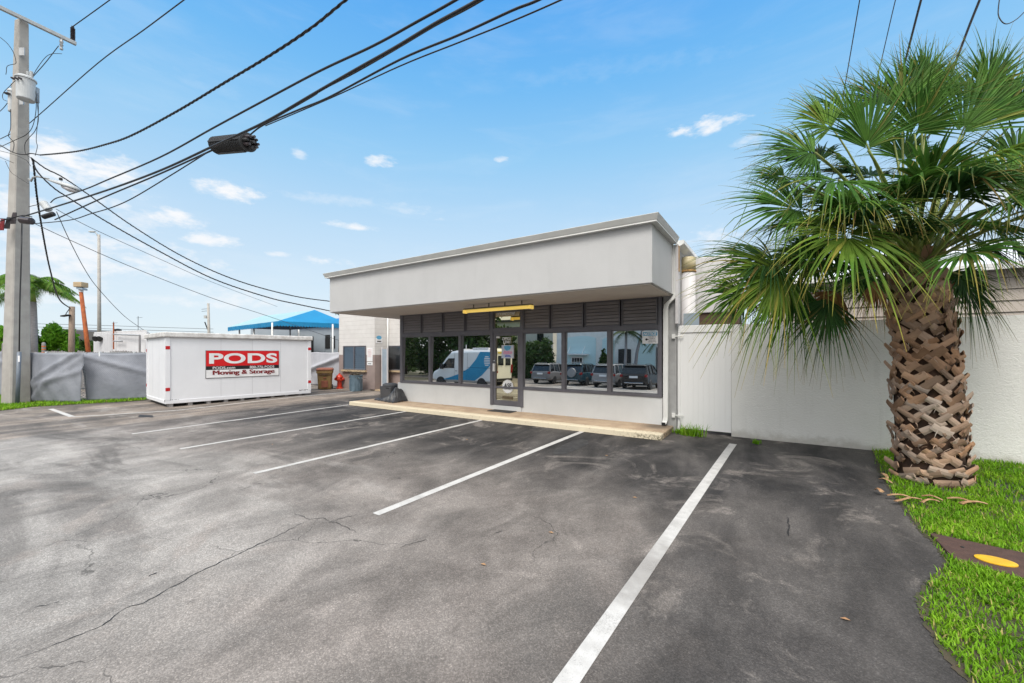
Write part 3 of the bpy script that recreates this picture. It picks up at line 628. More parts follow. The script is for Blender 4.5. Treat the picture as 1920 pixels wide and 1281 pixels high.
for i in range(13):
    z = .2 + i * .285; mb.add([(-.2, 15.0, z), (30, 15.0, z), (30, 15.035, z + .275), (-.2, 15.035, z + .275), (-.2, 15.1, z), (30, 15.1, z), (30, 15.1, z + .275), (-.2, 15.1, z + .275)], [(0, 1, 2, 3), (0, 4, 5, 1), (3, 2, 6, 7), (0, 3, 7, 4), (1, 5, 6, 2)])
mb.build('siding', 'beige_siding', wh)
mb = MB(); mb.box(-.1, 29.9, 15.11, 24, 0, 3.78); mb.build('wall', 'dark_bldg', wh)
mb = MB(); mb.add([(-.4, 14.7, 3.82), (30.3, 14.7, 3.82), (30.3, 21.0, 5.55), (-.4, 21.0, 5.55), (-.4, 14.7, 3.9), (30.3, 14.7, 3.9), (30.3, 21.0, 5.63), (-.4, 21.0, 5.63)], [(0, 3, 2, 1), (4, 5, 6, 7), (0, 1, 5, 4), (1, 2, 6, 5), (2, 3, 7, 6), (3, 0, 4, 7)]); mb.build('roof', 'white_roof', wh)
mb = MB(); mb.box(-.4, 30.3, 14.62, 14.69, 3.78, 3.93); mb.build('gutter', 'coping_light', wh)
# ------------------------------------------------------------------ rear block building left of the office
rb = thing('block_building', 'white and taupe painted block building with louvred windows left of the office', 'building', (-15.5, 12.5, 0))
mb = MB(); mb.box(-18.3, -15.56, 12.2, 18, -.05, 4.6); mb.build('wing_wall', 'block', rb)
mb = MB(); mb.box(-15.558, -10.94, 12.95, 18, -.05, 4.6); mb.build('recess_wall', 'block', rb)
def jalousie(x0, x1, z0, z1, y, half=True):
    mb = MB(); t = .045
    mb.box(x0 - t, x1 + t, y - .05, y - .001, z1, z1 + t); mb.box(x0 - t, x1 + t, y - .05, y - .001, z0 - t, z0); mb.box(x0 - t, x0, y - .05, y - .001, z0, z1); mb.box(x1, x1 + t, y - .05, y - .001, z0, z1)
    if half: mb.box((x0 + x1) / 2 - .03, (x0 + x1) / 2 + .03, y - .052, y - .001, z0, z1)
    w = mb.build('window', 'frame_grey', rb); n = 11; h = (z1 - z0) / n
    m2 = MB()
    for i in range(n):
        a = z0 + i * h; m2.add([(x0, y - .045, a), (x1, y - .045, a), (x1, y - .012, a + h * .98), (x0, y - .012, a + h * .98)], [(0, 1, 2, 3)])
    m2.build('pane', 'louver_glass', w)
    m3 = MB(); m3.box(x0, x1, y - .008, y - .002, z0, z1); m3.build('backing', 'dark', w)
    m4 = MB(); m4.box(x0 - .12, x1 + .10, y - .12, y - .001, z0 - .13, z0 - t - .003); m4.build('sill', 'tan_slab', w)
jalousie(-17.86, -16.22, .98, 2.05, 12.2); jalousie(-15.45, -14.3, .98, 2.05, 12.95, False)
mb = MB(); mb.tube([(-15.50, 12.90, .1), (-15.50, 12.90, 4.4)], .045, 10); mb.build('drain_pipe', 'pipe_white', rb, smooth=True)
mb = MB(); mb.box(-15.9, -13.2, 12.2, 12.94, -.02, .05); mb.build('step', 'tan_slab', rb)
# metal gate leaf leaning in the recess
gl = thing('gate_leaf', 'narrow rusty-edged grey metal gate leaf standing against the block wall', 'gate', (-15.3, 12.5, 0))
a, b = onY(716, 700, 12.55).x, onY(727.5, 700, 12.55).x
mb = MB(); mb.box(a + .05, b - .05, 12.53, 12.56, .08, 1.93); mb.build('panel', 'blue_panel', gl)
for x in (a, b - .05):
    mb = MB(); mb.box(x, x + .048, 12.515, 12.575, .05, 2.02); mb.build('post', 'tank_white', gl, bevel=.008)
# paper notices on the block wall
def paper(px, y, z0, z1, w, mats, label):
    x = px; t = thing('wall_notice', label, 'notice', (x, y - .004, z0)); mb = MB(); mb.box(x - w / 2, x + w / 2, y - .012, y - .001, z0, z1); mb.build('sheet', 'signwhite', t); return t
t = paper(onY(693.5, 680, 12.2).x, 12.2, 1.36, 1.98, .40, None, 'white paper notice with faded red print beside the louvred window'); xx = onY(693.5, 680, 12.2).x
M['faded_red'] = pm('faded_red', (.72, .42, .40), (.74, .6, .58), 25, .6)
for k in range(4): text('lettering', ['NO', 'PARKING', 'TOW', 'AWAY'][k], 'faded_red', t, (xx, 12.187, 1.90 - .10 * k), (1, 0, 0), (0, 0, 1), .28, .07, .02, 0, .002, (0, -1, 0))
t = paper(xx, 12.2, 1.18, 1.33, .40, None, 'small white paper slip below the faded red notice')
mb = MB(); mb.box(xx - .12, xx + .12, 12.185, 12.187, 1.235, 1.262); mb.build('print', 'signblack', t)
t = thing('round_sign', 'small blue and white oval sign high on the shaded block wall', 'sign', (-15.55, 12.5, 2.4))
mb = MB(); mb.box(-15.556, -15.545, 12.25, 12.62, 2.22, 2.46); mb.build('panel', 'signwhite', t)
mb = MB(); mb.lathe([(.15, 0), (.15, .003)], (-15.544, 12.43, 2.47), 16, (1, 0, 0), sx=.6); mb.build('emblem', 'signblue', t)
mb = MB(); mb.box(-15.544, -15.542, 12.32, 12.55, 2.27, 2.32); mb.build('print', 'signblack', t)
# ------------------------------------------------------------------ brown cart, hydrant, barrel
_cp = onz(609.5, 731) + (onz(609.5, 731) - Vector((0, 0, 0))).normalized() * .30; cx0, cy0 = _cp.x, _cp.y
ct = thing('wheeled_cart', 'brown wheeled refuse cart with reddish lid in front of the grey screen', 'refuse cart', (cx0, cy0, 0), R(55))
def rr(w_, d_, z, dy=0): return [(a * w_, b * d_ + dy, z) for a, b in ((-1, -.82), (-.86, -1), (.86, -1), (1, -.82), (1, .9), (.9, 1), (-.9, 1), (-1, .9))]
mb = MB(); mb.loft([rr(.27, .29, .03), rr(.29, .31, .10), rr(.325, .37, .74), rr(.325, .37, .78), rr(.36, .40, .79), rr(.365, .41, .93)]); mb.build('body', 'brown_cart', ct, local=True, bevel=.01)
mb = MB(); mb.loft([rr(.38, .43, .932), rr(.385, .435, .97), rr(.33, .36, 1.03), rr(.15, .15, 1.05)]); mb.build('lid', 'brown_lid', ct, local=True)
mb = MB(); mb.box(-.12, .12, -.418, -.36, .70, .80); mb.box(-.27, -.12, -.40, -.35, .70, .735); mb.box(.12, .27, -.40, -.35, .70, .735); mb.build('grab_recess', pm('cart_shadow', (.06, .03, .012), None, 5, .6), ct, local=True)
mb = MB(); mb.box(-.14, .14, -.36, -.33, .12, .44); mb.box(-.06, .06, -.385, -.34, .55, .60); mb.build('front_recess', 'brown_lid', ct, local=True)
for x in (-.3, .3):
    mb = MB(); mb.lathe([(.06, -.03), (.11, -.03), (.11, .03), (.06, .03)], (x, .33, .11), 16, (1, 0, 0)); mb.build('wheel', 'black_rubber', ct, local=True)
hy = thing('fire_hydrant', 'red fire hydrant in front of the taupe block wall', 'hydrant', (-18.0, 12.02, 0))
mb = MB(); mb.lathe([(.17, 0), (.17, .05), (.11, .07), (.105, .36), (.15, .38), (.15, .43), (.13, .45), (.13, .52), (.17, .54), (.17, .57), (.13, .64), (.07, .69), (.045, .70), (.04, .75)], (-18.0, 12.02, 0), 20); mb.build('body', 'hydrant', hy, smooth=False)
for a in (Vector((.7, -.7, 0)), Vector((-.7, -.7, 0)), Vector((.7, .5, 0))):
    mb = MB(); mb.lathe([(.055, 0), (.055, .16), (.075, .165), (.075, .21), (.03, .215), (.03, .25)], (-18.0, 12.02, .47), 12, a); mb.build('outlet', 'hydrant', hy)
br_ = Vector((-16.15, 11.62, 0))
bl = thing('trash_barrel', 'round grey-blue trash barrel under the louvred window', 'trash can', br_)
mb = MB(); mb.lathe([(.24, 0), (.25, .02), (.275, .55), (.27, .57), (.285, .58), (.29, .68), (.31, .69), (.31, .73), (.28, .73), (.26, .3)], br_, 28); mb.build('body', 'barrel', bl, smooth=False)
mb = MB()
for q in np.linspace(0, 6.28, 9)[:-1]: mb.box(-.012, .012, -.29, -.262, .06, .55, Matrix.Rotation(q, 3, 'Z')); 
mb.v = [(v[0] + br_.x, v[1] + br_.y, v[2]) for v in mb.v]; mb.build('rib', 'barrel', bl)
for sx in (-1, 1):
    mb = MB(); mb.tube([br_ + Vector((sx * .29, -.08, .62)), br_ + Vector((sx * .36, -.05, .60)), br_ + Vector((sx * .36, .05, .60)), br_ + Vector((sx * .29, .08, .62))], .018, 8); mb.build('handle', 'barrel', bl)
mb = MB()
for i in range(46):
    a = br_ + Vector((random.uniform(-.2, .2), random.uniform(-.2, .2), random.uniform(.62, .82))); d = Vector((random.uniform(-1, 1), random.uniform(-.6, .6), random.uniform(-.2, .45))).normalized()
    l_ = random.uniform(.15, .5); mb.tube([a - d * l_ * .4, a + d * l_ * .3 + Vector((0, 0, .03)), a + d * l_], [random.uniform(.008, .02), .01, .004], 5)
tag(mb.build('branches', 'twig'), 'tangle of dark cut branches heaped in the grey-blue barrel', 'branches')
# ------------------------------------------------------------------ storage container
PN, PL, PR = onz(310, 765), onz(272, 752), onz(583, 740)
ex = (PR - PN); ex.z = 0; LEN = ex.length; ex.normalize(); ey = Vector((-ex.y, ex.x, 0))
ang = math.atan2(ex.y, ex.x); WID = 2.75
pod = thing('storage_container', 'white portable storage container with big red sign on its long side', 'container', (PN.x, PN.y, G(PN.y)), ang)
zb, zt_ = .12, 2.33
mb = MB(); mb.box(.02, LEN - .02, .02, WID, zb + .08, zt_); mb.build('body', 'pod_white', pod, local=True, bevel=.01)
mb = MB()
for x in (1.55, 2.55, 3.55): mb.box(x - .004, x + .004, .016, .0195, .25, zt_ - .02)
for y in (.95, 1.85): mb.box(.016, .0195, y - .006, y + .006, .25, zt_ - .02)
mb.build('panel_joint', pm('joint_grey', (.56, .57, .60), None, 3, .5), pod, local=True)
mb = MB(); mb.box(0, LEN, 0, .06, zb, zb + .12); mb.box(0, .06, .061, WID + .01, zb, zb + .12); mb.build('bottom_rail', 'pod_white', pod, local=True, bevel=.006)
for x, y in ((0, 0), (LEN - .12, 0), (0, WID - .10)):
    mb = MB(); mb.box(x - .006, x + .126, y - .006, y + .115, zb + .121, zt_ - .001); mb.build('corner_post', 'pod_white', pod, local=True, bevel=.004)
mb = MB(); mb.box(-.07, LEN + .05, -.07, WID + .07, zt_ + .001, zt_ + .17); mb.build('roof', 'pod_roof', pod, local=True, bevel=.03)
for x in np.arange(.15, LEN, .52):
    mb = MB(); mb.box(x - .06, x + .06, .03, .28, .0, zb - .001); mb.build('foot', 'wood_grey', pod, local=True)
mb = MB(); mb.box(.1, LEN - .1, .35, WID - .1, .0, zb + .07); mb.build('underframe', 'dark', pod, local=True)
for x in (.0, LEN - .12):
    for z in (.60, 1.98):
        mb = MB(); mb.box(x + .002, x + .118, -.012, -.0065, z - .055, z + .055); mb.build('red_reflector', 'reflect_red', pod, local=True)
for z in (.62, 1.9):
    mb = MB(); mb.box(-.013, -.007, WID - .09, WID - .0, z - .05, z + .05); mb.build('red_reflector', 'reflect_red', pod, local=True)
def podpt(x, z): return MATX[pod.name] @ Vector((x, 0.008, z))
# sign: px corners -> positions along the side
def podx(px):
    r = ray(px, 690); A = PN.xy; # intersect in plan with side line
    det = r.x * (-ex.y) + ex.x * r.y; t = (A.x * (-ex.y) + ex.x * A.y) / det
    p = Vector((r.x * t, r.y * t)); return (p - A).dot(ex.xy)
def podz(px, py):
    x = podx(px); P = PN + ex * x; d = P.y * c_ - P.x * s_; return H - (py - CY) / F * d - G(PN.y)
sx0, sx1 = podx(386.5), podx(522.5)
sz1 = podz(386.5, 658); sz0 = podz(388, 709); zr = podz(387, 687); zbk = podz(388, 694)
mb = MB(); mb.box(sx0 - .015, sx1 + .015, .0, .014, sz0 - .015, sz1 + .015); sg = mb.build('sign_board', 'frame_grey', pod, local=True)
def srect(name, mat, z0, z1, y): q = MB(); q.box(sx0, sx1, y, y + .006, z0, z1); return q.build(name, mat, sg, local=True)
srect('red_field', 'signred', zr + .002, sz1, -.005); srect('black_band', 'signblack', zbk + .002, zr - .002, -.005); srect('white_field', 'signwhite', sz0, zbk - .002, -.005)
W_ = sx1 - sx0
def ptext(s, mat, fx0, fx1, z0, z1, bold=.03, space=1.0):
    cen = MATX[pod.name] @ Vector((sx0 + W_ * (fx0 + fx1) / 2, -.008, (z0 + z1) / 2))
    text('lettering', s, mat, sg, cen, ex, (0, 0, 1), W_ * (fx1 - fx0), z1 - z0, bold, 0, .001, -ey, space)
hr = sz1 - zr
ptext('PODS', 'signwhite', .035, .975, zr + hr * .15, sz1 - hr * .15, 0.035, 1.06)
ptext('PODS.com', 'signwhite', .08, .37, zbk + .02, zr - .02, .012); ptext('800-776-PODS', 'signwhite', .57, .93, zbk + .02, zr - .02, .012)
hw = zbk - sz0
ptext('Moving & Storage', 'darkred', .085, .93, sz0 + hw * .18, zbk - hw * .08, .006)
cen = MATX[pod.name] @ Vector((podx(322), .018, podz(322, 752))); text('lettering', '90235126', 'signblack', pod, cen, ex, (0, 0, 1), .38, .09, .02, 0, .001, -ey)
cen = MATX[pod.name] @ Vector((podx(571), .018, podz(571, 732.5))); text('lettering', '9023526', 'signblack', pod, cen, ex, (0, 0, 1), .42, .09, .02, 0, .001, -ey)
# ------------------------------------------------------------------ grey screened fences
def fabric(name, a, b, z0, z1, label, mat='fabric', seed=0, amp=.10, folds=None, xa=0, xb=0):
    a = Vector(a); b = Vector(b); d = b - a; L = d.length; n = Vector((d.y, -d.x, 0)).normalized(); nx, nz = max(12, int(L / .08)), 22
    rnd = random.Random(seed); vs = []
    for j in range(nz + 1):
        for i in range(nx + 1):
            u, v = i / nx, j / nz
            bul = amp * math.sin(math.pi * u) * math.sin(math.pi * min(1, v * 1.05)) * (.5 + .5 * math.sin(3.1 * u + seed))
            for (u0, v0, sl, wd, am) in folds or []:
                dist = (v - v0) - sl * (u - u0); bul += am * math.exp(-(dist / wd) ** 2) * (1 - .5 * abs(u - u0))
            sag = -.03 * math.sin(math.pi * ((u * max(1, round(L / 2.4))) % 1)) * v
            p = a.lerp(b, u) + d.normalized() * ((u ** 3 * xb - (1 - u) ** 3 * xa) * v ** 1.4) + n * (bul + .012 * math.sin(23 * u + 9 * v))
            vs.append((p.x, p.y, z0 + (z1 - z0) * v + sag))
    w = nx + 1; mb = MB(); mb.add(vs, [(j * w + i, j * w + i + 1, (j + 1) * w + i + 1, (j + 1) * w + i) for j in range(nz) for i in range(nx)])
    o = mb.build(name, mat, smooth=True, fix=False); m = o.modifiers.new('thick', 'SOLIDIFY'); m.thickness = .006; return o
fA, fB = onz(56, 755), onz(150, 755.5); fC, fD = onz(162, 753.5), onz(273, 748.4)
def topz(px, y, p): d = p.y * c_ - p.x * s_; return H - (y - CY) / F * d
o = fabric('fence_screen', fA, fB, fA.z + .03, topz(100, 661, (fA + fB) / 2), '', seed=1, amp=.16, xb=.20, folds=[(.5, .72, .75, .05, .10), (.6, .5, .35, .05, .07), (.25, .25, .9, .05, .06)])
tag(o, 'grey screen fabric stretched in folds right of the concrete pole', 'fence screen', 'grey fabric fence screens')
o = fabric('fence_screen', fC, fD + (fD - fC).normalized() * 2.0, fC.z + .03, topz(215, 661.5, (fC + fD) / 2), '', seed=2, amp=.08, xa=.20, folds=[(.2, .8, -.8, .05, .08)])
tag(o, 'grey screen fabric panel beside the left end of the storage container', 'fence screen', 'grey fabric fence screens')
fE, fF = onz(-60, 741), onz(11, 743.5)
o = fabric('fence_screen', fE, fF, fE.z + .05, topz(0, 659, fF), '', seed=4, amp=.1, folds=[(.5, .5, .6, .06, .1)])
tag(o, 'grey screen fabric at the far left behind the concrete pole', 'fence screen', 'grey fabric fence screens')
o = fabric('fence_screen', (-23.2, 12.62, 0), (-18.42, 12.42, 0), .02, 1.80, '', mat='fabric_light', seed=5, amp=.12, folds=[(.6, .6, .7, .06, .12), (.85, .75, .6, .05, .08)])
tag(o, 'pale grey screen fabric behind the brown refuse cart', 'fence screen', 'grey fabric fence screens')
# chain-link fence carrying the screens
cf = thing('chain_link_fence', 'galvanised chain-link fence behind the grey fabric screens', 'fence', (fA.x, fA.y, fA.z))
back = Vector((fD - fA).normalized()); nb_ = Vector((-back.y, back.x, 0)) * (1 if Vector((-back.y, back.x, 0)).dot(FV) > 0 else -1)
line = [fA + nb_ * .08, fB + nb_ * .3, fC + nb_ * .12, fD + nb_ * .08]
for p in (fA.lerp(fB, .28), fC + back * .35, fC.lerp(fD, .77)):
    p = p + nb_ * .1; mb = MB(); mb.tube([(p.x, p.y, p.z - .05), (p.x, p.y, 1.80)], .035, 10); mb.build('post', 'galv', cf, smooth=True)
mb = MB(); mb.tube([(p.x, p.y, 1.74) for p in line], .022, 8); mb.build('top_rail', 'galv', cf, smooth=True)
mb = MB(); A_, B_ = fB + nb_ * .16 - back * .3, fC + nb_ * .16 + back * .3; L = (B_ - A_).length; k = int(L / .10)
for i in range(-18, k + 18):
    for sg_ in (1, -1):
        pts = []
        for z in np.linspace(0, 1.72, 13):
            u = (i * .10 + sg_ * z) / L
            if 0 <= u <= 1: q = A_.lerp(B_, u); pts.append((q.x, q.y, G(q.y) + z))
        if len(pts) > 1: mb.tube(pts, .006, 4, False)
mb.build('mesh', 'galv', cf)
# objects glimpsed through the gap: stacked boxes
gp = onz(156, 755) + nb_ * 1.2
for dz, hh, mt, lb in ((.0, .30, 'shed_white', 'pale box at the bottom of the stack glimpsed through the fence gap'), (.30, .33, 'yellow', 'yellow bag in the stack glimpsed through the fence gap'), (.63, .22, 'cream', 'cream carton on top of the stack glimpsed through the fence gap')):
    mb = MB(); mb.box(-.3, .3, -.25, .25, dz + .3, dz + hh - .01 + .3); mb.v = [(v[0] + gp.x, v[1] + gp.y, v[2] + G(gp.y)) for v in mb.v]; tag(mb.build('carton', mt, bevel=.05), lb, 'carton')
mb = MB(); mb.box(-.33, .33, -.28, .28, 0, .295); mb.v = [(v[0] + gp.x, v[1] + gp.y, v[2] + G(gp.y)) for v in mb.v]; tag(mb.build('pallet', 'wood_grey', bevel=.01), 'grey wooden pallet under the cartons behind the fence gap', 'pallet')
# weathered picket fence behind
pf = thing('picket_fence', 'weathered grey wooden picket fence behind the fabric screens', 'fence', (-26, 5, 0))
mb = MB(); pa, pb = ond(-30, 740, 21.5), ond(275, 740, 19.5); L = (pb - pa).length; k = int(L / .155)
for i in range(k):
    p = pa.lerp(pb, i / k); t = (pb - pa); t.z = 0; t.normalize(); n = Vector((-t.y, t.x, 0)); px_ = CX + F * (p.x * c_ + p.y * s_) / (p.y * c_ - p.x * s_)
    top = (1.86 if 145 < px_ < 160 else 1.80) + random.uniform(-.02, .02) + (.05 if (i // 9) % 3 == 0 else 0)
    w2 = .066; mb.prism([p - t * w2 + Vector((0, 0, -p.z)), p + t * w2 + Vector((0, 0, -p.z)), Vector((*(p + t * w2).xy, top - .05)), Vector((*(p + t * w2 * .5).xy, top)), Vector((*(p - t * w2 * .5).xy, top)), Vector((*(p - t * w2).xy, top - .05))], n * .02)
mb.build('picket', 'wood_grey', pf)
mb = MB(); mb.tube([(pa.x, pa.y, 1.5), (pb.x, pb.y, 1.5)], .05, 4); mb.build('rail', 'wood_grey', pf)
# posts among the fence
def bollard(px, base, top, r, label, bands):
    p = ond(px, 750, 17.2); t = thing('marker_post', label, 'post', (p.x, p.y, -.09)); zt2 = 1.75 + (CY - top) / F * 17.2
    mb = MB(); mb.lathe([(r, -.09), (r, zt2 - .06), (r * .7, zt2 - .01), (0.01, zt2)], (p.x, p.y, 0), 14); mb.build('post', 'wood_grey', t)
    for k in range(bands):
        m2 = MB(); z0 = zt2 - .15 - k * .13; m2.lathe([(r + .004, z0 - .05), (r + .004, z0)], (p.x, p.y, 0), 14); m2.build('orange_band', 'orange', t)
bollard(82, 760, 642, .062, 'grey marker post with orange bands rising above the fence', 3)
bollard(8, 760, 643, .07, 'grey weathered post at the far left of the fence', 0)
# ------------------------------------------------------------------ utility pole and its gear
PO = onz(30, 757); PD = PO.y * c_ - PO.x * s_
def pp(x, y): return ond(x, y, PD)
pole = thing('utility_pole', 'tall square concrete utility pole standing in the grass by the fence', 'utility pole', (PO.x, PO.y, PO.z))
b0, b1 = pp(12.5, 755), pp(47.5, 755); t0, t1 = pp(32.5, 42), pp(49, 42)
cb, ct2 = (b0 + b1) / 2, (t0 + t1) / 2; hb, ht = (b1 - b0).length / 2 * .80, (t1 - t0).length / 2 * .80
ra = R(20)
def sq(c, h, z): return [(c.x + h * 1.0 * (math.cos(ra) * a - math.sin(ra) * b), c.y + h * (math.sin(ra) * a + math.cos(ra) * b), z) for a, b in ((-1, -.86), (-.86, -1), (.86, -1), (1, -.86), (1, .86), (.86, 1), (-.86, 1), (-1, .86))]
ZT = t0.z
mb = MB(); mb.loft([sq(cb, hb, PO.z - .1), sq(cb.lerp(ct2, .5), (hb + ht) / 2, ZT / 2), sq(ct2, ht, ZT), sq(ct2, ht * .15, ZT + .16)]); mb.build('shaft', 'conc', pole)
def facept(x, y, off=.03): p = pp(x, y); return ond(x, y, PD - .33 * (1 - (p.z / ZT) * .5) - off)
mb = MB(); mb.tube([facept(32.5, 757), facept(36, 660)], .055, 10); mb.build('conduit', 'pvc_grey', pole, smooth=True)
mb = MB(); mb.tube([facept(36, 659), facept(37.5, 560), facept(40, 480), facept(41, 418)], .018, 6); mb.build('riser_cable', 'cable_black', pole, smooth=True)
mb = MB(); q = facept(35.5, 673, .09); mb.obox(q, RV * .03, FV * .004, UV * .11); mb.build('number_tag', 'signwhite', pole)
# crossarm along Y
az = pp(41, 41).z; ac = ct2.copy()
e1 = onz(138, 87, az); dirv = Vector((e1.x - ac.x, e1.y - ac.y, 0)); aL = dirv.length; dirv.normalize(); nv = Vector((dirv.y, -dirv.x, 0))
off = nv * (.26 if nv.dot(FV) < 0 else -.26)
arm0, arm1 = ac + dirv * aL + off, ac - dirv * aL + off
mb = MB(); mb.obox(((arm0.x + arm1.x) / 2, (arm0.y + arm1.y) / 2, az), dirv * aL, nv * .055, UV * .065); mb.build('crossarm', 'galv', pole, bevel=.01)
def insul(p, h=.55, r=.075):
    prof = [(.03, 0)]
    for i in range(9): z = .04 + i * (h - .08) / 9; prof += [(.032, z), (r, z + .012), (r * .85, z + .026), (.032, z + .034)]
    prof += [(.03, h - .03), (.045, h - .02), (.045, h)]
    mb = MB(); mb.lathe(prof, p, 12); return mb
for tt in (.93, -.93): insul(ac + off + dirv * aL * tt + UV * (az + .065 - ac.z)).build('insulator', 'insulator', pole)
p = ac + off + dirv * aL * .70; mb = MB(); mb.lathe([(.03, -.5), (.05, -.48), (.05, -.42), (.03, -.4), (.06, -.3), (.03, -.28), (.06, -.2), (.04, -.1), (.05, -.066)], (p.x, p.y, az), 10); mb.build('cutout', 'steel', pole)
mb = MB(); mb.obox(facept(41, 97, -.02), RV * .10, FV * .012, UV * .14); mb.build('plate', 'steel', pole); mb = MB(); mb.obox(facept(41, 192, -.02), RV * .07, FV * .02, UV * .09); mb.build('bracket', 'steel', pole)
def xfmr(x, y0, y1, wpx, d, label):
    a, b = ond(x, y1, d), ond(x, y0, d); r = wpx / 2 / F * d / 1.5; h = b.z - a.z
    t = thing('transformer', label, 'transformer', a, 0, 'pole transformers')
    mb = MB(); mb.lathe([(r * .85, 0), (r * .9, .02), (r * .93, h * .94), (r * 1.06, h * .945), (r * 1.06, h), (r * .8, h + .06), (.05, h + .08)], a, 24); mb.build('can', 'xfmr', t)
    for k, q in enumerate((1.3, 2.6)):
        c2 = a + Vector((math.cos(q) * r * .5, math.sin(q) * r * .5, h + .03)); insul(c2, .28, .05).build('bushing', 'xfmr', t)
    for k in range(3):
        c2 = a - FV * r * .92 + RV * (k - 1) * r * .5 + UV * h * .78; mb = MB(); mb.lathe([(.035, 0), (.03, .08), (.015, .1)], c2, 8, -FV); mb.build('terminal', 'insulator', t)
    mb = MB(); mb.obox(a + FV * r * 1.05 + UV * h * .5, RV * .06, FV * .1, UV * h * .35); mb.build('mount', 'steel', t)
    return t
xfmr(48.5, 148, 188, 40, PD - .75, 'large grey canister transformer on the front of the concrete pole')
xfmr(22, 171, 210, 16, PD + .5, 'small grey canister transformer half hidden left of the concrete pole')
# cobra-head street light on the pole
la, lb = pp(54, 337), pp(146, 356)
sl = thing('street_light', 'grey cobra-head street light on a short arm of the concrete pole', 'street light', (la.x, la.y, la.z))
l0, l1, l2 = pp(54, 335), pp(70, 331), pp(92, 336)
mb = MB(); mb.tube([l0, pp(58, 340), pp(62, 333), l1, l2], .03, 8); mb.build('arm', 'galv', sl, smooth=True)
hd = (pp(147, 356) - pp(90, 338)); hl = hd.length; hd.normalize(); hu = hd.cross(FV).normalized(); hu = hu if hu.z > 0 else -hu
mb = MB(); rings = []
for u, wv, hv in ((0, .05, .04), (.12, .10, .07), (.4, .20, .11), (.7, .22, .12), (.92, .16, .09), (1, .05, .03)):
    c = pp(90, 338) + hd * hl * u; rings.append([c + FV * wv * math.cos(q) + hu * (hv * max(math.sin(q), -.35)) for q in np.linspace(0, 2 * math.pi, 13)[:-1]])
mb.loft(rings); mb.build('head', 'xfmr', sl, smooth=True)
mb = MB(); rings = []
for u, wv, hv in ((.48, .05, .02), (.58, .15, .09), (.75, .17, .13), (.9, .13, .10), (.96, .04, .03)):
    c = pp(90, 338) + hd * hl * u - hu * .045; rings.append([c + FV * wv * math.cos(q) - hu * (hv * max(math.sin(q), 0)) for q in np.linspace(0, 2 * math.pi, 13)[:-1]])
mb.loft(rings); mb.build('lens', 'tank_white', sl, smooth=True)
mb = MB(); c = pp(114, 338); mb.lathe([(.05, 0), (.05, .07), (.02, .09)], c, 10); mb.build('photocell', 'dark', sl)
# ------------------------------------------------------------------ cables
def cable(name, pxs, dA, dB, r, label, mat='cable_black', group=None, twist=0, cat='cable', n=6, sub=6):
    A, B = ond(*pxs[0], dA), ond(*pxs[-1], dB); d = (B - A).xy; pts = []
    for (x, y) in pxs:
        rv = ray(x, y); det = rv.x * (-d.y) + d.x * rv.y; t = (A.x * (-d.y) + d.x * A.y) / det
        pts.append(Vector((rv.x * t, rv.y * t, H + rv.z * t)))
    P = []
    for i in range(len(pts) - 1):                       # smooth through the points
        p0, p1, p2, p3 = pts[max(0, i - 1)], pts[i], pts[i + 1], pts[min(len(pts) - 1, i + 2)]
        for k in range(sub):
            t = k / sub; P.append(.5 * ((2 * p1) + (p2 - p0) * t + (2 * p0 - 5 * p1 + 4 * p2 - p3) * t * t + (3 * p1 - p0 - 3 * p2 + p3) * t ** 3))
    P.append(pts[-1]); mb = MB()
    if twist:
        Q = []; tot = 0
        for a, b in zip(P[:-1], P[1:]):
            k = max(1, int((b - a).length / (twist / 6)))
            for j in range(k): Q.append(a.lerp(b, j / k))
        Q.append(P[-1])
        for ph in (0, 2.1, 4.2):
            W = []; s = 0
            for i, p in enumerate(Q):
                if i: s += (Q[i] - Q[i - 1]).length
                q = 2 * math.pi * s / twist + ph; W.append(p + UV * math.cos(q) * r + FV * math.sin(q) * r)
            mb.tube(W, r * .8, 5, False)
    else: mb.tube(P, r, n)
    o = mb.build(name, mat, smooth=True, fix=False); tag(o, label, cat, group); return o
GC = 'overhead cables from the concrete pole'
pd = PD - .3
cable('power_line', [(135, 51), (170, 26), (206, 0), (330, -90)], pd, 11.5, .016, 'thin black wire rising from the crossarm end insulator', group=GC)
cable('power_line', [(0, 261), (45, 238), (75, 214), (183, 119), (270, 56), (345, 0), (520, -130)], 17, 7.5, .014, 'straight thin black wire crossing in front of the pole below the transformers', group=GC)
cable('power_line', [(75, 291), (110, 288), (150, 283), (195, 272), (245, 255), (330, 210), (420, 156), (500, 108), (580, 55), (648, 0), (760, -95)], pd, 5.5, .015, 'thick twisted black cable sagging up to the top centre', twist=.55, group=GC)
cable('telephone_cable', [(95, 380), (105, 372), (130, 365), (165, 353), (200, 338), (300, 295), (400, 240), (500, 186), (600, 133), (700, 86), (780, 42), (855, 0), (980, -75)], pd, 4.6, .018, 'upper single black cable running above the ribbed splice', group=GC)
cable('telephone_cable', [(40, 407), (100, 389), (200, 357), (300, 320), (400, 274), (495, 230), (580, 181), (665, 132), (740, 90), (815, 45), (897, 0), (1010, -70)], pd, 4.5, .022, 'thick lashed black cable bundle running just above the ribbed splice', group=GC)
cable('telephone_cable', [(103, 412), (140, 395), (200, 368), (300, 326), (404, 279)], pd, 9.2, .020, 'black cable entering the left end of the ribbed splice', group=GC)
cable('telephone_cable', [(470, 252), (495, 234), (560, 206), (620, 181), (750, 112), (860, 66), (960, 20), (1010, 0), (1120, -55)], 8.6, 4.4, .016, 'black cable leaving the ribbed splice towards the top right', group=GC)
cable('telephone_cable', [(498, 236), (620, 184), (750, 124), (860, 80), (960, 40), (1052, 0), (1180, -60)], 8.4, 4.3, .010, 'thin black wire below the cables leaving the splice', group=GC)
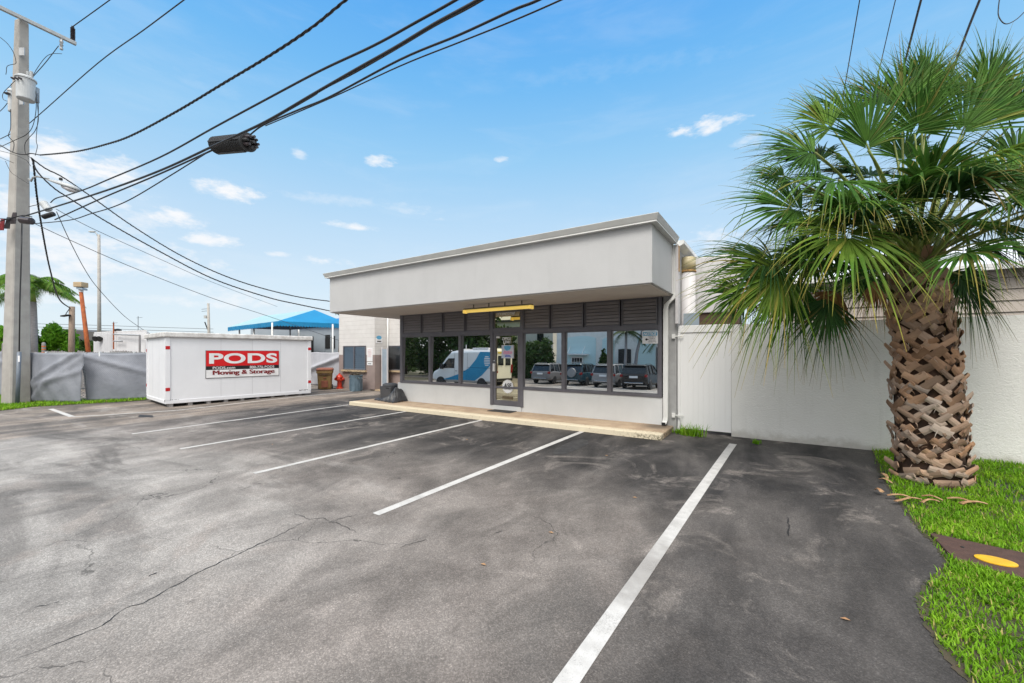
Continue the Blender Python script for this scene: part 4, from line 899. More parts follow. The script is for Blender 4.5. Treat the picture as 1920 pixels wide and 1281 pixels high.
cable('telephone_cable', [(500, 230), (585, 181), (600, 170), (665, 136), (740, 93), (815, 48), (890, 8), (1000, -60)], 8.4, 4.45, .016, 'thin strand lashed beneath the thick cable bundle', group=GC)
cable('telephone_cable', [(392, 284), (320, 329), (250, 371), (210, 389), (170, 401), (130, 413), (60, 420)], 9.3, pd, .014, 'slack black wire drooping below the ribbed splice', group=GC)
cable('service_drop', [(58, 296), (85, 316), (115, 331), (160, 361), (250, 425), (350, 485), (450, 528), (550, 555), (618, 565)], pd, 20.5, .016, 'upper twisted service cable sagging down to the block building', group=GC, twist=.5)
cable('service_drop', [(60, 298), (70, 322), (100, 352), (130, 372), (200, 416), (300, 472), (400, 523), (500, 557), (560, 571), (618, 583)], pd, 20.5, .017, 'lower twisted service cable sagging down to the block building', group=GC, twist=.5)
cable('service_drop', [(62, 418), (135, 452), (250, 502), (400, 560), (500, 592), (640, 640)], pd, 25, .012, 'thin grey wire passing in front of the blue canopy', 'cable_grey', GC)
cable('telephone_cable', [(105, 392), (150, 417), (200, 441), (300, 486), (400, 530), (520, 575)], pd, 30, .010, 'faint thin grey wire below the twisted service cables', 'cable_grey', GC)
cable('telephone_cable', [(106, 397), (130, 450), (160, 507), (185, 542), (230, 590), (262, 614), (282, 626)], pd, 28, .013, 'grey wire dropping steeply to the white shed', 'cable_grey', GC)
cable('service_drop', [(62, 300), (65, 330), (70, 375), (78, 425), (88, 480), (96, 515), (104, 545), (115, 566), (132, 578)], pd, 29, .022, 'loose twisted black cable hanging down to the wooden pole', group=GC, twist=.4)
# tangled jumper wires at the pole
GJ = 'jumper wires tangled around the concrete pole'
jl = [([(110, 86), (85, 118), (60, 146)], .012, 'straight jumper wire from crossarm cutout to the transformer'), ([(116, 101), (98, 101), (85, 108), (70, 128), (61, 144)], .009, 'curved jumper wire looping from the cutout to the transformer'),
      ([(0, 70), (14, 82), (25, 98), (30, 115), (29, 120)], .010, 'curved wire entering left of the pole near its top'), ([(66, 160), (70, 195), (72, 225), (66, 245), (55, 258), (47, 270), (48, 288), (58, 296)], .010, 'jumper wire looping down right of the transformer'),
      ([(64, 165), (68, 200), (62, 235), (50, 252), (30, 262), (0, 276)], .010, 'jumper wire swinging from the transformer to the left edge'), ([(71, 175), (72, 210), (68, 260), (70, 275), (66, 292)], .009, 'vertical jumper wire below the transformer terminals'),
      ([(20, 205), (20, 240), (16, 255), (26, 268), (24, 285)], .011, 'dark wire hanging below the small transformer'), ([(29, 120), (14, 124), (12, 135), (11, 140)], .009, 'short looped wire left of the pole shaft'),
      ([(0, 272), (25, 286), (45, 290), (58, 288), (75, 291)], .018, 'thick dark wire wrapped across the pole at the twisted cable'), ([(0, 283), (26, 290), (48, 300), (58, 312)], .008, 'thin wire passing behind the twisted cable splice'),
      ([(0, 295), (26, 306)], .007, 'thin wire at the left edge below the twisted cable'), ([(10, 302), (20, 322), (30, 330), (54, 345)], .007, 'thin wire slanting across the pole below the splice'), ([(0, 415), (20, 409), (45, 404), (60, 407)], .018, 'black wire band crossing the pole by the splice boxes'),
      ([(0, 410), (30, 412), (48, 418)], .012, 'black wire meeting the pole from the left by the clamps'), ([(54, 388), (66, 385), (78, 384)], .012, 'short black wire from the pole to the grey splice box'), ([(40, 140), (20, 160), (6, 175), (6, 186), (14, 190)], .009, 'looped wire between the two transformers'), ([(14, 193), (8, 201), (0, 209)], .010, 'short wire leaving the small transformer at the left edge')]
for k, (px, r, lb2) in enumerate(jl):
    cable('jumper_wire', px, PD - .6, PD - .62 + (.02 if k % 2 else .2), r, lb2, group=GJ, cat='wire', n=5)
def splicebox(x, y, d, l_, r, ax, label, mat):
    c = ond(x, y, d); a = Vector(RV * ax[0] + UV * ax[1]).normalized(); mb = MB()
    mb.lathe([(r * .5, -l_ / 2), (r, -l_ / 2 + .03), (r, l_ / 2 - .03), (r * .5, l_ / 2)], c, 12, a); return tag(mb.build('splice_box', mat), label, 'splice box')
splicebox(86, 387, PD - .7, .36, .11, (.6, -.8), 'small grey splice box beside the pole at cable height', 'xfmr')
splicebox(91, 404, PD - .7, .42, .08, (.95, .3), 'small black splice box on the cable by the pole', 'cable_black')
splicebox(50, 414, PD - .7, .40, .12, (.9, -.1), 'dark clamp cluster where cables meet the pole', 'insulator')
for k, (x, y) in enumerate(((6, 424), (17, 421), (28, 412))):
    c = ond(x, y, PD - .5); mb = MB()
    for j in range(4): mb.tube([c + RV * .03 * (j - 1.5) + UV * .25, c + RV * (.05 * (j - 1.5) - .08) - UV * .15], .022, 5)
    tag(mb.build('cable_ends', ['darkred', 'cable_black', 'insulator'][k]), ['frayed dark reddish cable ends at the left edge', 'frayed black cable ends left of the pole', 'frayed dark cable ends on the pole'][k], 'cable ends')
# ribbed splice enclosure
s0, s1 = ond(404, 273, 9.2), ond(466, 267, 8.75)
sp_ = thing('splice_enclosure', 'large black ribbed cable splice enclosure hanging in mid-air from the cables', 'splice enclosure', s0)
ax = (s1 - s0); L = ax.length; ax.normalize(); prof = [(.10, 0), (.155, .02)]
k = 19
for i in range(k):
    z = .03 + i * (L - .08) / k; w = (L - .08) / k; prof += [(.158, z), (.182, z + w * .2), (.182, z + w * .6), (.158, z + w * .8)]
prof += [(.19, L - .04), (.195, L), (.15, L + .01)]
mb = MB(); mb.lathe(prof, s0, 24, ax); mb.build('ribbed_shell', 'black_rubber', sp_)
a1 = ax.cross(UV).normalized(); a2 = a1.cross(ax)
mb = MB(); mb.obox((s0 + s1) / 2 - a2 * .17, ax * L * .42, a1 * .03, a2 * .03); mb.obox((s0 + s1) / 2 + a1 * .185 * (1 if a1.dot(FV) < 0 else -1), ax * L * .46, a1 * .012, a2 * .015); mb.build('clamp_bar', 'black_rubber', sp_)
for i in range(9):
    q = 2 * math.pi * i / 8; rr_ = .11 if i < 8 else 0; c = s1 + a1 * math.cos(q) * rr_ + a2 * math.sin(q) * rr_
    mb = MB(); mb.lathe([(.038, .01), (.038, .10), (.028, .11), (.028, .15 + .02 * (i % 3))], c, 10, ax); mb.build('port', ['black_rubber', 'insulator', 'cable_grey'][i % 3], sp_)
# wires at the top right
GR = 'wires crossing the sky above the fan palm'
cable('power_line', [(1640, -160), (1612, 0), (1587, 145), (1570, 240)], 5.2, 9.5, .008, 'leftmost thin wire above the fan palm', group=GR)
cable('power_line', [(1720, -160), (1679, 0), (1650, 125), (1625, 230)], 5.2, 9.5, .007, 'faint thin wire second from the left above the fan palm', group=GR)
cable('power_line', [(1770, -160), (1727, 0), (1705, 85), (1660, 260)], 5.2, 9.5, .016, 'thick black wire above the middle of the fan palm', group=GR)
cable('power_line', [(1905, -160), (1837, 0), (1800, 95), (1740, 260)], 5.2, 9.5, .018, 'thick black wire at the right above the fan palm', group=GR)
cable('power_line', [(1880, -40), (1872, 15), (1874, 34), (1886, 45), (1905, 37), (1925, 18), (1960, -20)], 6.2, 6.0, .007, 'hanging wire loop in the top right corner', group=GR)
# ------------------------------------------------------------------ leaf helpers
def leaf_cloud(blobs, n, size, seed, aspect=.55):
    """leaf quads through several ellipsoid clumps: blobs = (centre, radii)"""
    g = np.random.default_rng(seed); vol = np.array([b[1][0] * b[1][1] * b[1][2] for b in blobs]); pick = g.choice(len(blobs), n, p=vol ** .75 / (vol ** .75).sum())
    C = np.array([b[0] for b in blobs])[pick]; Rr = np.array([b[1] for b in blobs])[pick]
    d = g.normal(size=(n, 3)); d /= np.linalg.norm(d, axis=1)[:, None]; rad = g.uniform(.35, 1.0, n) ** .5 * g.uniform(.85, 1.12, n)
    P = C + d * Rr * rad[:, None]
    a = g.normal(size=(n, 3)); a /= np.linalg.norm(a, axis=1)[:, None]; b = np.cross(a, d + g.normal(size=(n, 3)) * .6); b /= np.linalg.norm(b, axis=1)[:, None]
    s = size * g.uniform(.6, 1.35, n)[:, None]
    V = np.stack([P - a * s, P + b * s * aspect, P + a * s, P - b * s * aspect], 1).reshape(-1, 3)
    br = np.repeat(np.clip(g.normal(.45, .2, n), 0, 1), 4)
    tint = np.stack([np.zeros(4 * n), br, br * 0, np.ones(4 * n)], 1)
    return V, [tuple(range(4 * i, 4 * i + 4)) for i in range(n)], tint
def tree(name, label, cat, base, blobs, n, size, leafm, trunk_r, th, seed, group=None, lean=(0, 0)):
    t = thing(name, label, cat, base, 0, group); rnd = random.Random(seed); B = Vector(base)
    mb = MB(); top = B + Vector((lean[0], lean[1], th)); mb.tube([B - UV * .1, B.lerp(top, .3) + Vector((rnd.uniform(-.1, .1), 0, 0)), B.lerp(top, .7), top], [trunk_r * 1.3, trunk_r, trunk_r * .85, trunk_r * .6], 9)
    for c, r in blobs[:9]:
        c = B + Vector(c); m_ = top.lerp(c, .5) + Vector((0, 0, -.15)); mb.tube([top - UV * .2, m_, c], [trunk_r * .45, trunk_r * .3, trunk_r * .12], 6)
    mb.build('trunk', 'bark', t, smooth=True)
    V, Fs, tint = leaf_cloud([((B.x + c[0], B.y + c[1], B.z + c[2]), r) for c, r in blobs], n, size, seed)
    m2 = MB(); m2.v = [tuple(v) for v in V]; m2.f = Fs; m2.m = [0] * len(Fs); m2.build('crown', leafm, t, tint=tint, fix=False); return t
# ------------------------------------------------------------------ far left: palms, bushes, poles, buildings
def royal(px, ybase, ytop, d, label, Lf, nf, seed):
    B = ond(px, 700, d); B.z = 0; T = ond(px, ytop, d); t = thing('royal_palm', label, 'palm tree', B); rnd = random.Random(seed)
    r = 14 / F * d / 2
    mb = MB(); mb.tube([(B.x, B.y, -.1), (B.x, B.y, T.z * .55), (B.x, B.y, T.z - 1.2), (B.x, B.y, T.z - .6)], [r * 1.2, r * 1.15, r, r * .9], 14); mb.build('trunk', 'trunk_grey', t, smooth=True)
    mb = MB(); mb.tube([(B.x, B.y, T.z - .6), (B.x, B.y, T.z + .2), (B.x, B.y, T.z + 1.0)], [r * .9, r * .7, r * .3], 12); mb.build('crownshaft', 'petiole', t, smooth=True)
    for i in range(nf):
        az = 2 * math.pi * i / nf * 2.4 + rnd.uniform(-.3, .3); el = rnd.uniform(-.15, 1.1); D = Vector((math.cos(az), math.sin(az), 0)); Vv = []; Ff = []; tt = []
        pts = [T + UV * .8 + D * Lf * (math.cos(el) * u) + UV * Lf * (math.sin(el) * u - .75 * u * u) for u in np.linspace(0, 1, 12)]
        mb = MB(); mb.tube(pts, [.06 * (1 - u * .85) for u in np.linspace(0, 1, 12)], 5); tt += [(0, .5, 0, 1)] * len(mb.v)
        side = D.cross(UV).normalized()
        for k in range(80):
            u = .12 + .88 * k / 80; f = u * 11; i0 = min(10, int(f)); p = pts[i0].lerp(pts[i0 + 1], f - i0); ll = Lf * .30 * math.sin(math.pi * (.18 + .8 * u)) * rnd.uniform(.8, 1.15); tg = (pts[i0 + 1] - pts[i0]).normalized()
            for sg2 in (-1, 1):
                dd = (side * sg2 * .85 + tg * .45 - UV * rnd.uniform(.15, .75)).normalized(); wv = tg * .017; q = p + dd * ll * .55; e = p + dd * ll - UV * ll * .28
                brn = .8 if rnd.random() < .06 else (0 if u < .8 else .25); bt = rnd.uniform(.2, .8)
                mb.add([p - wv, p + wv, q + wv * 1.1, q - wv * 1.1, e], [(0, 1, 2, 3), (3, 2, 4)]); tt += [(brn * .3, bt, 0, 1)] * 4 + [(brn, bt, 0, 1)]
        mb.build('frond', 'royal', t, tint=tt, fix=False)
royal(59, 655, 552, 32, 'royal palm with smooth grey trunk behind the concrete pole', 3.1, 24, 3)
def bush(name, x0, x1, ytop, ybot, d, n, size, label, seed, mat='bush'):
    rnd = random.Random(seed); c = ond((x0 + x1) / 2, 700, d); c.z = 0; w = (x1 - x0) / 2 / F * d; z1 = H + (CY - ytop) / F * d; blobs = []
    for i in range(8):
        a = rnd.uniform(-1, 1); zz = z1 * rnd.uniform(.45, .78); r = z1 * rnd.uniform(.18, .28)
        p = RV * a * w * .75 + FV * rnd.uniform(-.8, .8); blobs.append(((p.x, p.y, zz * (1 - .25 * a * a)), (w * .35, w * .35, r)))
    return tree(name, label, 'bush', c, blobs, n, size, mat, .12, z1 * .4, seed, 'green bushes behind the fence')
bush('bush', 62, 135, 600, 655, 34, 5200, .16, 'bright green rounded bush right of the royal palm trunk', 11)
bush('bush', -60, 22, 596, 655, 30, 4600, .16, 'bright green bush left of the concrete pole', 12)
bush('bush', 138, 172, 632, 660, 46, 1600, .22, 'small olive bush behind the rusty leaning light', 13, 'tree_leaf')
db = thing('dark_building', 'long low dark grey building far behind the fence', 'building', (-70, 12, 0))
a, b = ond(95, 620, 70), ond(182, 624, 62); hz = H + (CY - 618) / F * 68
mb = MB(); d2 = (b - a); d2.z = 0; d2n = Vector((-d2.y, d2.x, 0)).normalized() * 8
mb.prism([(a.x, a.y, 0), (b.x, b.y, 0), (b.x, b.y, H + (CY - 623) / F * 62), (a.x, a.y, H + (CY - 616) / F * 70)], d2n); mb.build('wall', 'dark_bldg', db)
mb = MB(); mb.prism([(a.x, a.y, H + .9), (b.x, b.y, H + .85), (b.x, b.y, H + 1.1), (a.x, a.y, H + 1.25)], -d2n.normalized() * .3); mb.build('window_band', 'shed_white', db)
sh = thing('shed', 'white corrugated metal shed with rusty door bars behind the fence', 'shed', (-33, 8, 0))
A_, B_ = ond(176.5, 655, 27), ond(213, 655, 25.5); C_ = ond(275, 655, 24.5); zs = H + (CY - 624) / F * 26
def wallq(p, q, z, th=.1):
    d2 = (q - p); d2.z = 0; n2 = Vector((-d2.y, d2.x, 0)).normalized(); n2 = n2 if n2.dot(FV) > 0 else -n2
    m_ = MB(); m_.prism([(p.x, p.y, 0), (q.x, q.y, 0), (q.x, q.y, z), (p.x, p.y, z)], n2 * th); return m_
m_ = wallq(A_, B_, zs, .1); 
for i in range(16):
    p = A_.lerp(B_, (i + .5) / 16); m_.box(p.x - .03, p.x + .03, p.y - .05, p.y - .0, 0.1, zs - .02)
m_.build('side_wall', 'shed_white', sh); wallq(B_ + FV * .01, C_, zs, .1).build('end_wall', 'shed_white', sh)
mb = MB(); mb.prism([(A_.x, A_.y, zs + .01), (B_.x, B_.y, zs + .01), (C_.x, C_.y, zs + .01), (A_.x + C_.x - B_.x, A_.y + C_.y - B_.y, zs + .01)], UV * .07); mb.build('roof', 'shed_white', sh)
for y in (627, 640):
    p, q = ond(214, y, 25.2), ond(262 if y < 630 else 229, y + 2 if y < 630 else y, 24.3 if y < 630 else 24.9); mb = MB(); mb.tube([p, q], .05, 6); mb.build('door_bar', 'steel', sh)
p = ond(213, 605, 25.3); mb = MB(); mb.tube([p, ond(213, 655, 25.3)], .035, 6); mb.build('vent_pipe', 'rust', sh)
p, q = ond(262, 629, 24.2), ond(262, 665, 24.2); mb = MB(); mb.tube([p, q], .05, 6); mb.build('support_post', 'wood_grey', sh)
for x in (184, 191.5):
    c = ond(x, 634, 26.3); mb = MB(); mb.lathe([(.06, 0), (.17, .16), (.18, .22)], c, 12, Vector(-FV - UV * .3)); mb.build('floodlight', 'dark', sh)
mb = MB(); p = ond(221, 620, 25.6); mb.lathe([(.12, -.15), (.18, .0), (.17, .08), (.05, .12)], p, 10); mb.build('roof_vent', 'dark', sh)
# wooden pole, rusty light, tall lamp, far poles
wp = thing('wooden_pole', 'short weathered wooden pole behind the picket fence', 'pole', ond(134, 700, 30) * 1)
p, q = ond(135, 575, 30), ond(133.5, 660, 30); mb = MB(); mb.tube([(q.x, q.y, 0), p], [.19, .16], 12); mb.build('shaft', 'wood_brown', wp, smooth=True)
mb = MB(); mb.tube([ond(131, 578, 29.8), ond(126, 585, 29.8), ond(123, 590, 29.8)], .025, 5); mb.build('bracket', 'cable_black', wp)
c = ond(123, 592, 29.7); mb = MB(); mb.obox(c, RV * .26 + UV * .04, FV * .15, UV * .05); mb.build('floodlight', 'dark', wp, bevel=.03)
rl = thing('rusty_light', 'leaning rusty orange pole with boxy floodlight on top', 'light pole', ond(167, 700, 22.5))
p, q = ond(152, 548, 22.5), ond(166.5, 668, 22.5); q2 = q + (q - p).normalized() * 1.6; mb = MB(); mb.tube([q2, p], [.115, .085], 12); mb.build('shaft', 'rust', rl, smooth=True)
mb = MB(); mb.tube([p, p + UV * .18], .10, 12); mb.build('collar', 'tank_white', rl)
c = ond(151.5, 536, 22.5); u_ = (UV * .97 + RV * -.1).normalized(); mb = MB(); mb.obox(c + UV * .05, RV * .23, FV * .2, UV * .14); mb.build('lamp_box', 'tan_slab', rl, bevel=.03); mb = MB(); mb.obox(c - UV * .17 + RV * .06, RV * .17 + UV * -.03, FV * .15, UV * .06); mb.build('lamp_glass', 'blue_panel', rl, bevel=.02)
tl = thing('tall_street_lamp', 'tall slim grey street lamp far beyond the fence', 'street lamp', ond(186, 700, 40))
p, q = ond(185.5, 440, 40), ond(186.5, 640, 40); mb = MB(); mb.tube([(q.x, q.y, 0), p], [.17, .11], 12); mb.build('shaft', 'conc', tl, smooth=True)
mb = MB(); mb.tube([ond(185, 446, 40), ond(181, 438, 40), ond(176, 434.5, 40)], .05, 6); mb.build('arm', 'galv', tl, smooth=True)
mb = MB(); c = ond(173, 434.5, 40); mb.obox(c, RV * .28, FV * .12, UV * .07); mb.build('head', 'xfmr', tl, bevel=.04)
fp = thing('far_pole', 'small distant utility pole with insulators above the storage container', 'utility pole', ond(391, 700, 60))
p, q = ond(390.5, 569, 60), ond(393, 640, 60); mb = MB(); mb.tube([(q.x, q.y, 0), p], [.22, .16], 10); mb.build('shaft', 'conc', fp, smooth=True)
for y in (580, 584): mb = MB(); mb.tube([ond(378, y, 60), ond(391, y - 1, 60)], .03, 5); mb.build('wire_stub', 'cable_grey', fp)
mb = MB(); mb.lathe([(.22, 0), (.24, .4), (.1, .45)], ond(385.5, 597, 60), 10); mb.build('transformer_can', 'xfmr', fp)
mb = MB(); mb.tube([ond(384, 604, 60), ond(387, 612, 60), ond(391, 622, 60)], .08, 5); mb.build('cutout', 'dark', fp)
for k, (ya, yb) in enumerate(((607, 618), (613, 624))):
    cable('power_line', [(60, ya), (180, ya + 3), (300, ya + 7), (400, ya + 10)], 62, 66, .03, ['distant thin wire crossing behind the shed, upper of two', 'distant thin wire crossing behind the shed, lower of two'][k], 'cable_grey', 'distant wires', n=4)
for x, y, lb2 in ((213, 603, 'thin antenna rod above the left of the shed'), (259, 593, 'thin antenna rod above the right of the shed')):
    p = ond(x, y, 34); mb = MB(); mb.tube([(p.x, p.y, 1.5), p], .02, 5); mb.tube([p - UV * .15 - RV * .15, p - UV * .1 + RV * .35], .012, 4); tag(mb.build('antenna', 'cable_grey'), lb2, 'antenna')
# blue canopy and the house under it
cp = thing('canopy', 'bright blue hipped fabric canopy on white posts behind the storage container', 'canopy', (-28, 15, 0))
dl, dn, drr = 31, 25, 27.5
eL, eN, eR = ond(427, 612, dl), ond(520, 604, dn), ond(655, 616.5, drr); eL.z = eN.z = eR.z = 3.72
apx, rid = ond(590, 581, 28.5), ond(492, 592.5, 32.5); ez = 3.72; eBk = eL + (eR - eN)
mb = MB(); mb.add([eL, eN, apx, rid], [(0, 1, 2, 3)]); o = mb.build('lit_slope', 'lit_canvas', cp)
mb = MB(); mb.add([eN, eR, apx], [(0, 1, 2)]); mb.build('blue_slope', 'blue_canvas', cp)
mb = MB(); mb.add([eR, eBk, rid, apx], [(0, 1, 2, 3)]); mb.add([eL, rid, eBk], [(0, 1, 2)]); mb.build('far_slope', 'blue_canvas', cp)
def valance(p, q, nm):
    n_ = int((q - p).length / .16); m_ = MB()
    for i in range(n_):
        a, b = p.lerp(q, i / n_), p.lerp(q, (i + 1) / n_); m = (a + b) / 2
        m_.add([a, b, b - UV * .25, m - UV * .33, a - UV * .25], [(0, 1, 2, 3, 4)])
    o = m_.build(nm, 'blue_canvas', cp); s2 = o.modifiers.new('t', 'SOLIDIFY'); s2.thickness = .01
valance(eL, eN, 'valance'); valance(eN, eR, 'valance')
mb = MB(); mb.add([v - UV * .06 for v in (eL, eN, eR, eBk)], [(0, 1, 2, 3)]); mb.build('underside', 'navy_under', cp)
for x, d in ((449, 30.2), (476, 28.2), (510.5, 25.4), (624, 26.8), (544, 30), (560, 33)):
    p = ond(x, 640, d); mb = MB(); mb.tube([(p.x, p.y, 0), (p.x, p.y, 3.66)], .055, 8); mb.build('post', 'pipe_white', cp, smooth=True)
hs = thing('house', 'grey house front with door and dark windows under the blue canopy', 'house', (-30, 22, 0))
h0, h1 = ond(470, 640, 36), ond(680, 640, 31); d2 = (h1 - h0); d2.z = 0; hn = Vector((-d2.y, d2.x, 0)).normalized(); hn = hn if hn.dot(FV) > 0 else -hn; hd2 = d2.normalized()
mb = MB(); mb.prism([(h0.x, h0.y, 0), (h1.x, h1.y, 0), (h1.x, h1.y, 3.9), (h0.x, h0.y, 3.9)], hn * 5); mb.build('wall', 'house_grey', hs)
def hx(px):
    r = ray(px, 640); det = r.x * (-hd2.y) + hd2.x * r.y; t = (h0.x * (-hd2.y) + hd2.x * h0.y) / det; return Vector((r.x * t, r.y * t, 0))
def hrect(x0, x1, z0, z1, nm, mt, t=.03):
    a, b = hx(x0), hx(x1); m_ = MB(); m_.prism([(a.x, a.y, z0), (b.x, b.y, z0), (b.x, b.y, z1), (a.x, a.y, z1)], -hn * t); m_.build(nm, mt, hs)
hrect(591, 610, .1, 2.95, 'door', 'house_grey', .05); hrect(583, 588, .0, 3.1, 'dark_gap', 'dark'); hrect(578, 582.5, 0, 3.1, 'corner_trim', 'pipe_white', .06)
hrect(610.5, 619, 2.1, 3.2, 'window', 'dark', .04); hrect(622.5, 628.5, 2.1, 3.1, 'window', 'dark', .04)
r0 = ond(618, 594, 33); r1 = ond(700, 592, 33)
mb = MB(); nn = hn * 4 + UV * .9
for i in range(14):
    a = h0.lerp(h1, .45 + i * .04); b = h0.lerp(h1, .45 + (i + 1) * .04); a = Vector((a.x, a.y, 3.92)) - hn * .3; b = Vector((b.x, b.y, 3.92)) - hn * .3
    m0 = (a + b) / 2 + UV * .1; mb.add([a, m0, b, b + nn, m0 + nn, a + nn], [(0, 1, 4, 5), (1, 2, 3, 4)])
mb.build('roof', 'blue_tile', hs)
p = ond(455, 628, 38); 
lf = ond(628, 560, 26); blobs = [((0, 0, lf.z), (.5, .5, .35)), ((.1, 0, lf.z - .7), (.45, .4, .4)), ((.6, .2, lf.z - .3), (.6, .5, .6))]
lf2 = Vector((lf.x, lf.y, 0)) + RV * .35
tree('tree', 'dark tree barely showing left of the office fascia', 'tree', lf2, blobs, 420, .13, 'tree_leaf', .10, lf.z - 1.2, 31)
# left lawn strip
def lawn(name, pxy, label):
    mb = MB(); vs = [(p[0] - (.07 if 0 < p[0] < 2 else 0), p[1], G(p[1]) + .005) for p in pxy]; mb.add(vs, [tuple(range(len(vs)))]); return struct(mb.build(name, 'soil', fix=False), label)
LP = [onz(-40, 775), onz(0, 770.5), onz(60, 764), onz(130, 759.5), onz(220, 754.5), onz(272, 751), fD + nb_ * .3, fC + nb_ * .6, fB + nb_ * .8, fA + nb_ * .8, onz(-40, 738)]
lawn('lawn', [(p.x, p.y) for p in LP], 'narrow grass verge in front of the grey fence')
RL = [(1.50, 9.62), (1.43, 8.85), (1.33, 8.0), (1.30, 7.3), (1.29, 6.73), (1.28, 6.1), (1.27, 5.63), (1.31, 5.25), (1.27, 4.9), (1.05, 4.45), (.93, 4.13), (.90, 3.8), (.90, 3.5), (.94, 3.29), (1.02, 2.9), (1.1, 2.2), (9, 2.2), (9, 9.62)]
def ragged(poly, k):
    out_ = []; g = random.Random(3)
    for a, b in zip(poly[:k - 1], poly[1:k]):
        m = max(2, int(math.hypot(b[0] - a[0], b[1] - a[1]) / .022))
        for i in range(m): t = i / m; out_.append((a[0] + (b[0] - a[0]) * t + g.uniform(-.012, .022), a[1] + (b[1] - a[1]) * t))
    return out_ + poly[k - 1:]
lawn('lawn', ragged(RL, 16), 'lawn strip at the right around the fan palm')
def blades(regions, name, label, seed, mat='grass'):
    """regions: (points Nx2, length, width, dry share)"""
    g = np.random.default_rng(seed); Vs = []; Ts = []; n0 = 0; Fs = []
    for P, ln, wd, dry in regions:
        n = len(P); az = g.uniform(0, 2 * np.pi, n); le = g.uniform(.1, 1.15, n); L = ln * g.uniform(.5, 1.3, n); w = wd * g.uniform(.6, 1.3, n)
        d = np.stack([np.cos(az), np.sin(az)], 1); s = np.stack([-d[:, 1], d[:, 0]], 1)
        z0 = np.array([G(y) for y in P[:, 1]]) + .008
        def pt(t, sgn):
            h = L * np.sin(np.pi / 2 - le * t * .9) * t; o = L * np.sin(le * t * 1.25) * t * .95
            wv = w * (1 - t ** 2 * .96) * sgn; xy = P + d * o[:, None] + s * wv[:, None]; return np.concatenate([xy, (z0 + h)[:, None]], 1)
        V = np.stack([pt(0, -1), pt(0, 1), pt(.5, 1), pt(.5, -1), pt(1, .5), ], 1).reshape(-1, 3)
        Vs.append(V); br = np.clip(g.normal(.5, .22, n), 0, 1); dr_ = (g.uniform(size=n) < dry) * g.uniform(.4, 1, n)
        T = np.zeros((n, 5, 4), np.float32); T[:, :, 0] = dr_[:, None]; T[:, :, 1] = br[:, None]; T[:, :2, 1] *= .8; T[:, :, 3] = 1; Ts.append(T.reshape(-1, 4))
        idx = np.arange(n) * 5 + n0; Fs.append((idx, n)); n0 += 5 * n
    V = np.concatenate(Vs); T = np.concatenate(Ts); loops = []; starts = []; totals = []
    idx = np.concatenate([a for a, _ in Fs])
    quad = np.stack([idx, idx + 1, idx + 2, idx + 3], 1); tri = np.stack([idx + 3, idx + 2, idx + 4], 1)
    loops = np.concatenate([quad.ravel(), tri.ravel()]); nq, nt = len(quad), len(tri)
    me = bpy.data.meshes.new(name); me.vertices.add(len(V)); me.vertices.foreach_set('co', V.astype(np.float32).ravel())
    me.loops.add(len(loops)); me.loops.foreach_set('vertex_index', loops.astype(np.int32)); me.polygons.add(nq + nt)
    me.polygons.foreach_set('loop_start', np.concatenate([np.arange(nq) * 4, nq * 4 + np.arange(nt) * 3]).astype(np.int32)); me.update(calc_edges=True); me.validate()
    a = me.color_attributes.new('tint', 'FLOAT_COLOR', 'POINT'); a.data.foreach_set('color', T.ravel()); me.materials.append(M[mat])
    o = bpy.data.objects.new(name, me); COL.objects.link(o); return stuff(o, label, 'grass')
def edgex(y):
    e = sorted((b, a) for a, b in RL[:16]); return np.interp(y, [q[0] for q in e], [q[1] for q in e])
MBX = (1.24, 2.05, 4.93, 5.66)
def inbox(P): # meter box footprint: rotated quad in plan
    a, b, cc, dd = [np.array(q) for q in METER]; 
    def side(p, q): return (q[0] - p[0]) * (P[:, 1] - p[1]) - (q[1] - p[1]) * (P[:, 0] - p[0])
    s = [side(a, b), side(b, cc), side(cc, dd), side(dd, a)]; return ((s[0] > 0) & (s[1] > 0) & (s[2] > 0) & (s[3] > 0)) | ((s[0] < 0) & (s[1] < 0) & (s[2] < 0) & (s[3] < 0))
METER = [(1.26, 5.58), (1.29, 5.00), (2.15, 4.72), (2.25, 5.40)]
def scatter(n, y0, y1, x1, seed):
    g = np.random.default_rng(seed); y = g.uniform(y0, y1, n); ed = edgex(y) + g.normal(0, .03, n) - .02; x = ed + g.uniform(0, 1, n) * (x1 - ed); P = np.stack([x, y], 1); P = P[~inbox(P)]; dn = np.sin(P[:, 0] * 5.1 + 2 * np.sin(P[:, 1] * 3.3)) * np.sin(P[:, 1] * 4.7 + 1.7 * np.sin(P[:, 0] * 4.1)); return P[g.uniform(size=len(P)) < .72 + .45 * dn]
blades([(scatter(30000, 2.3, 5.0, 2.6, 1), .046, .0055, .08), (scatter(24000, 4.7, 7.2, 3.0, 2), .055, .0055, .09), (scatter(26000, 7.0, 9.6, 5.2, 3), .075, .0058, .05)], 'grass', 'bright green thick-bladed grass around the fan palm', 5)
def inpoly(n, poly, seed):
    g = np.random.default_rng(seed); A = np.array([(p.x, p.y) for p in poly]); mn, mx = A.min(0), A.max(0); P = g.uniform(mn, mx, (n, 2)); ins = np.zeros(n, bool); j = len(A) - 1
    for i in range(len(A)):
        cnd = ((A[i, 1] > P[:, 1]) != (A[j, 1] > P[:, 1])) & (P[:, 0] < (A[j, 0] - A[i, 0]) * (P[:, 1] - A[i, 1]) / (A[j, 1] - A[i, 1] + 1e-9) + A[i, 0]); ins ^= cnd; j = i
    return P[ins]
blades([(inpoly(26000, LP, 7), .10, .010, .06)], 'grass', 'short green grass of the verge along the grey fence', 8)
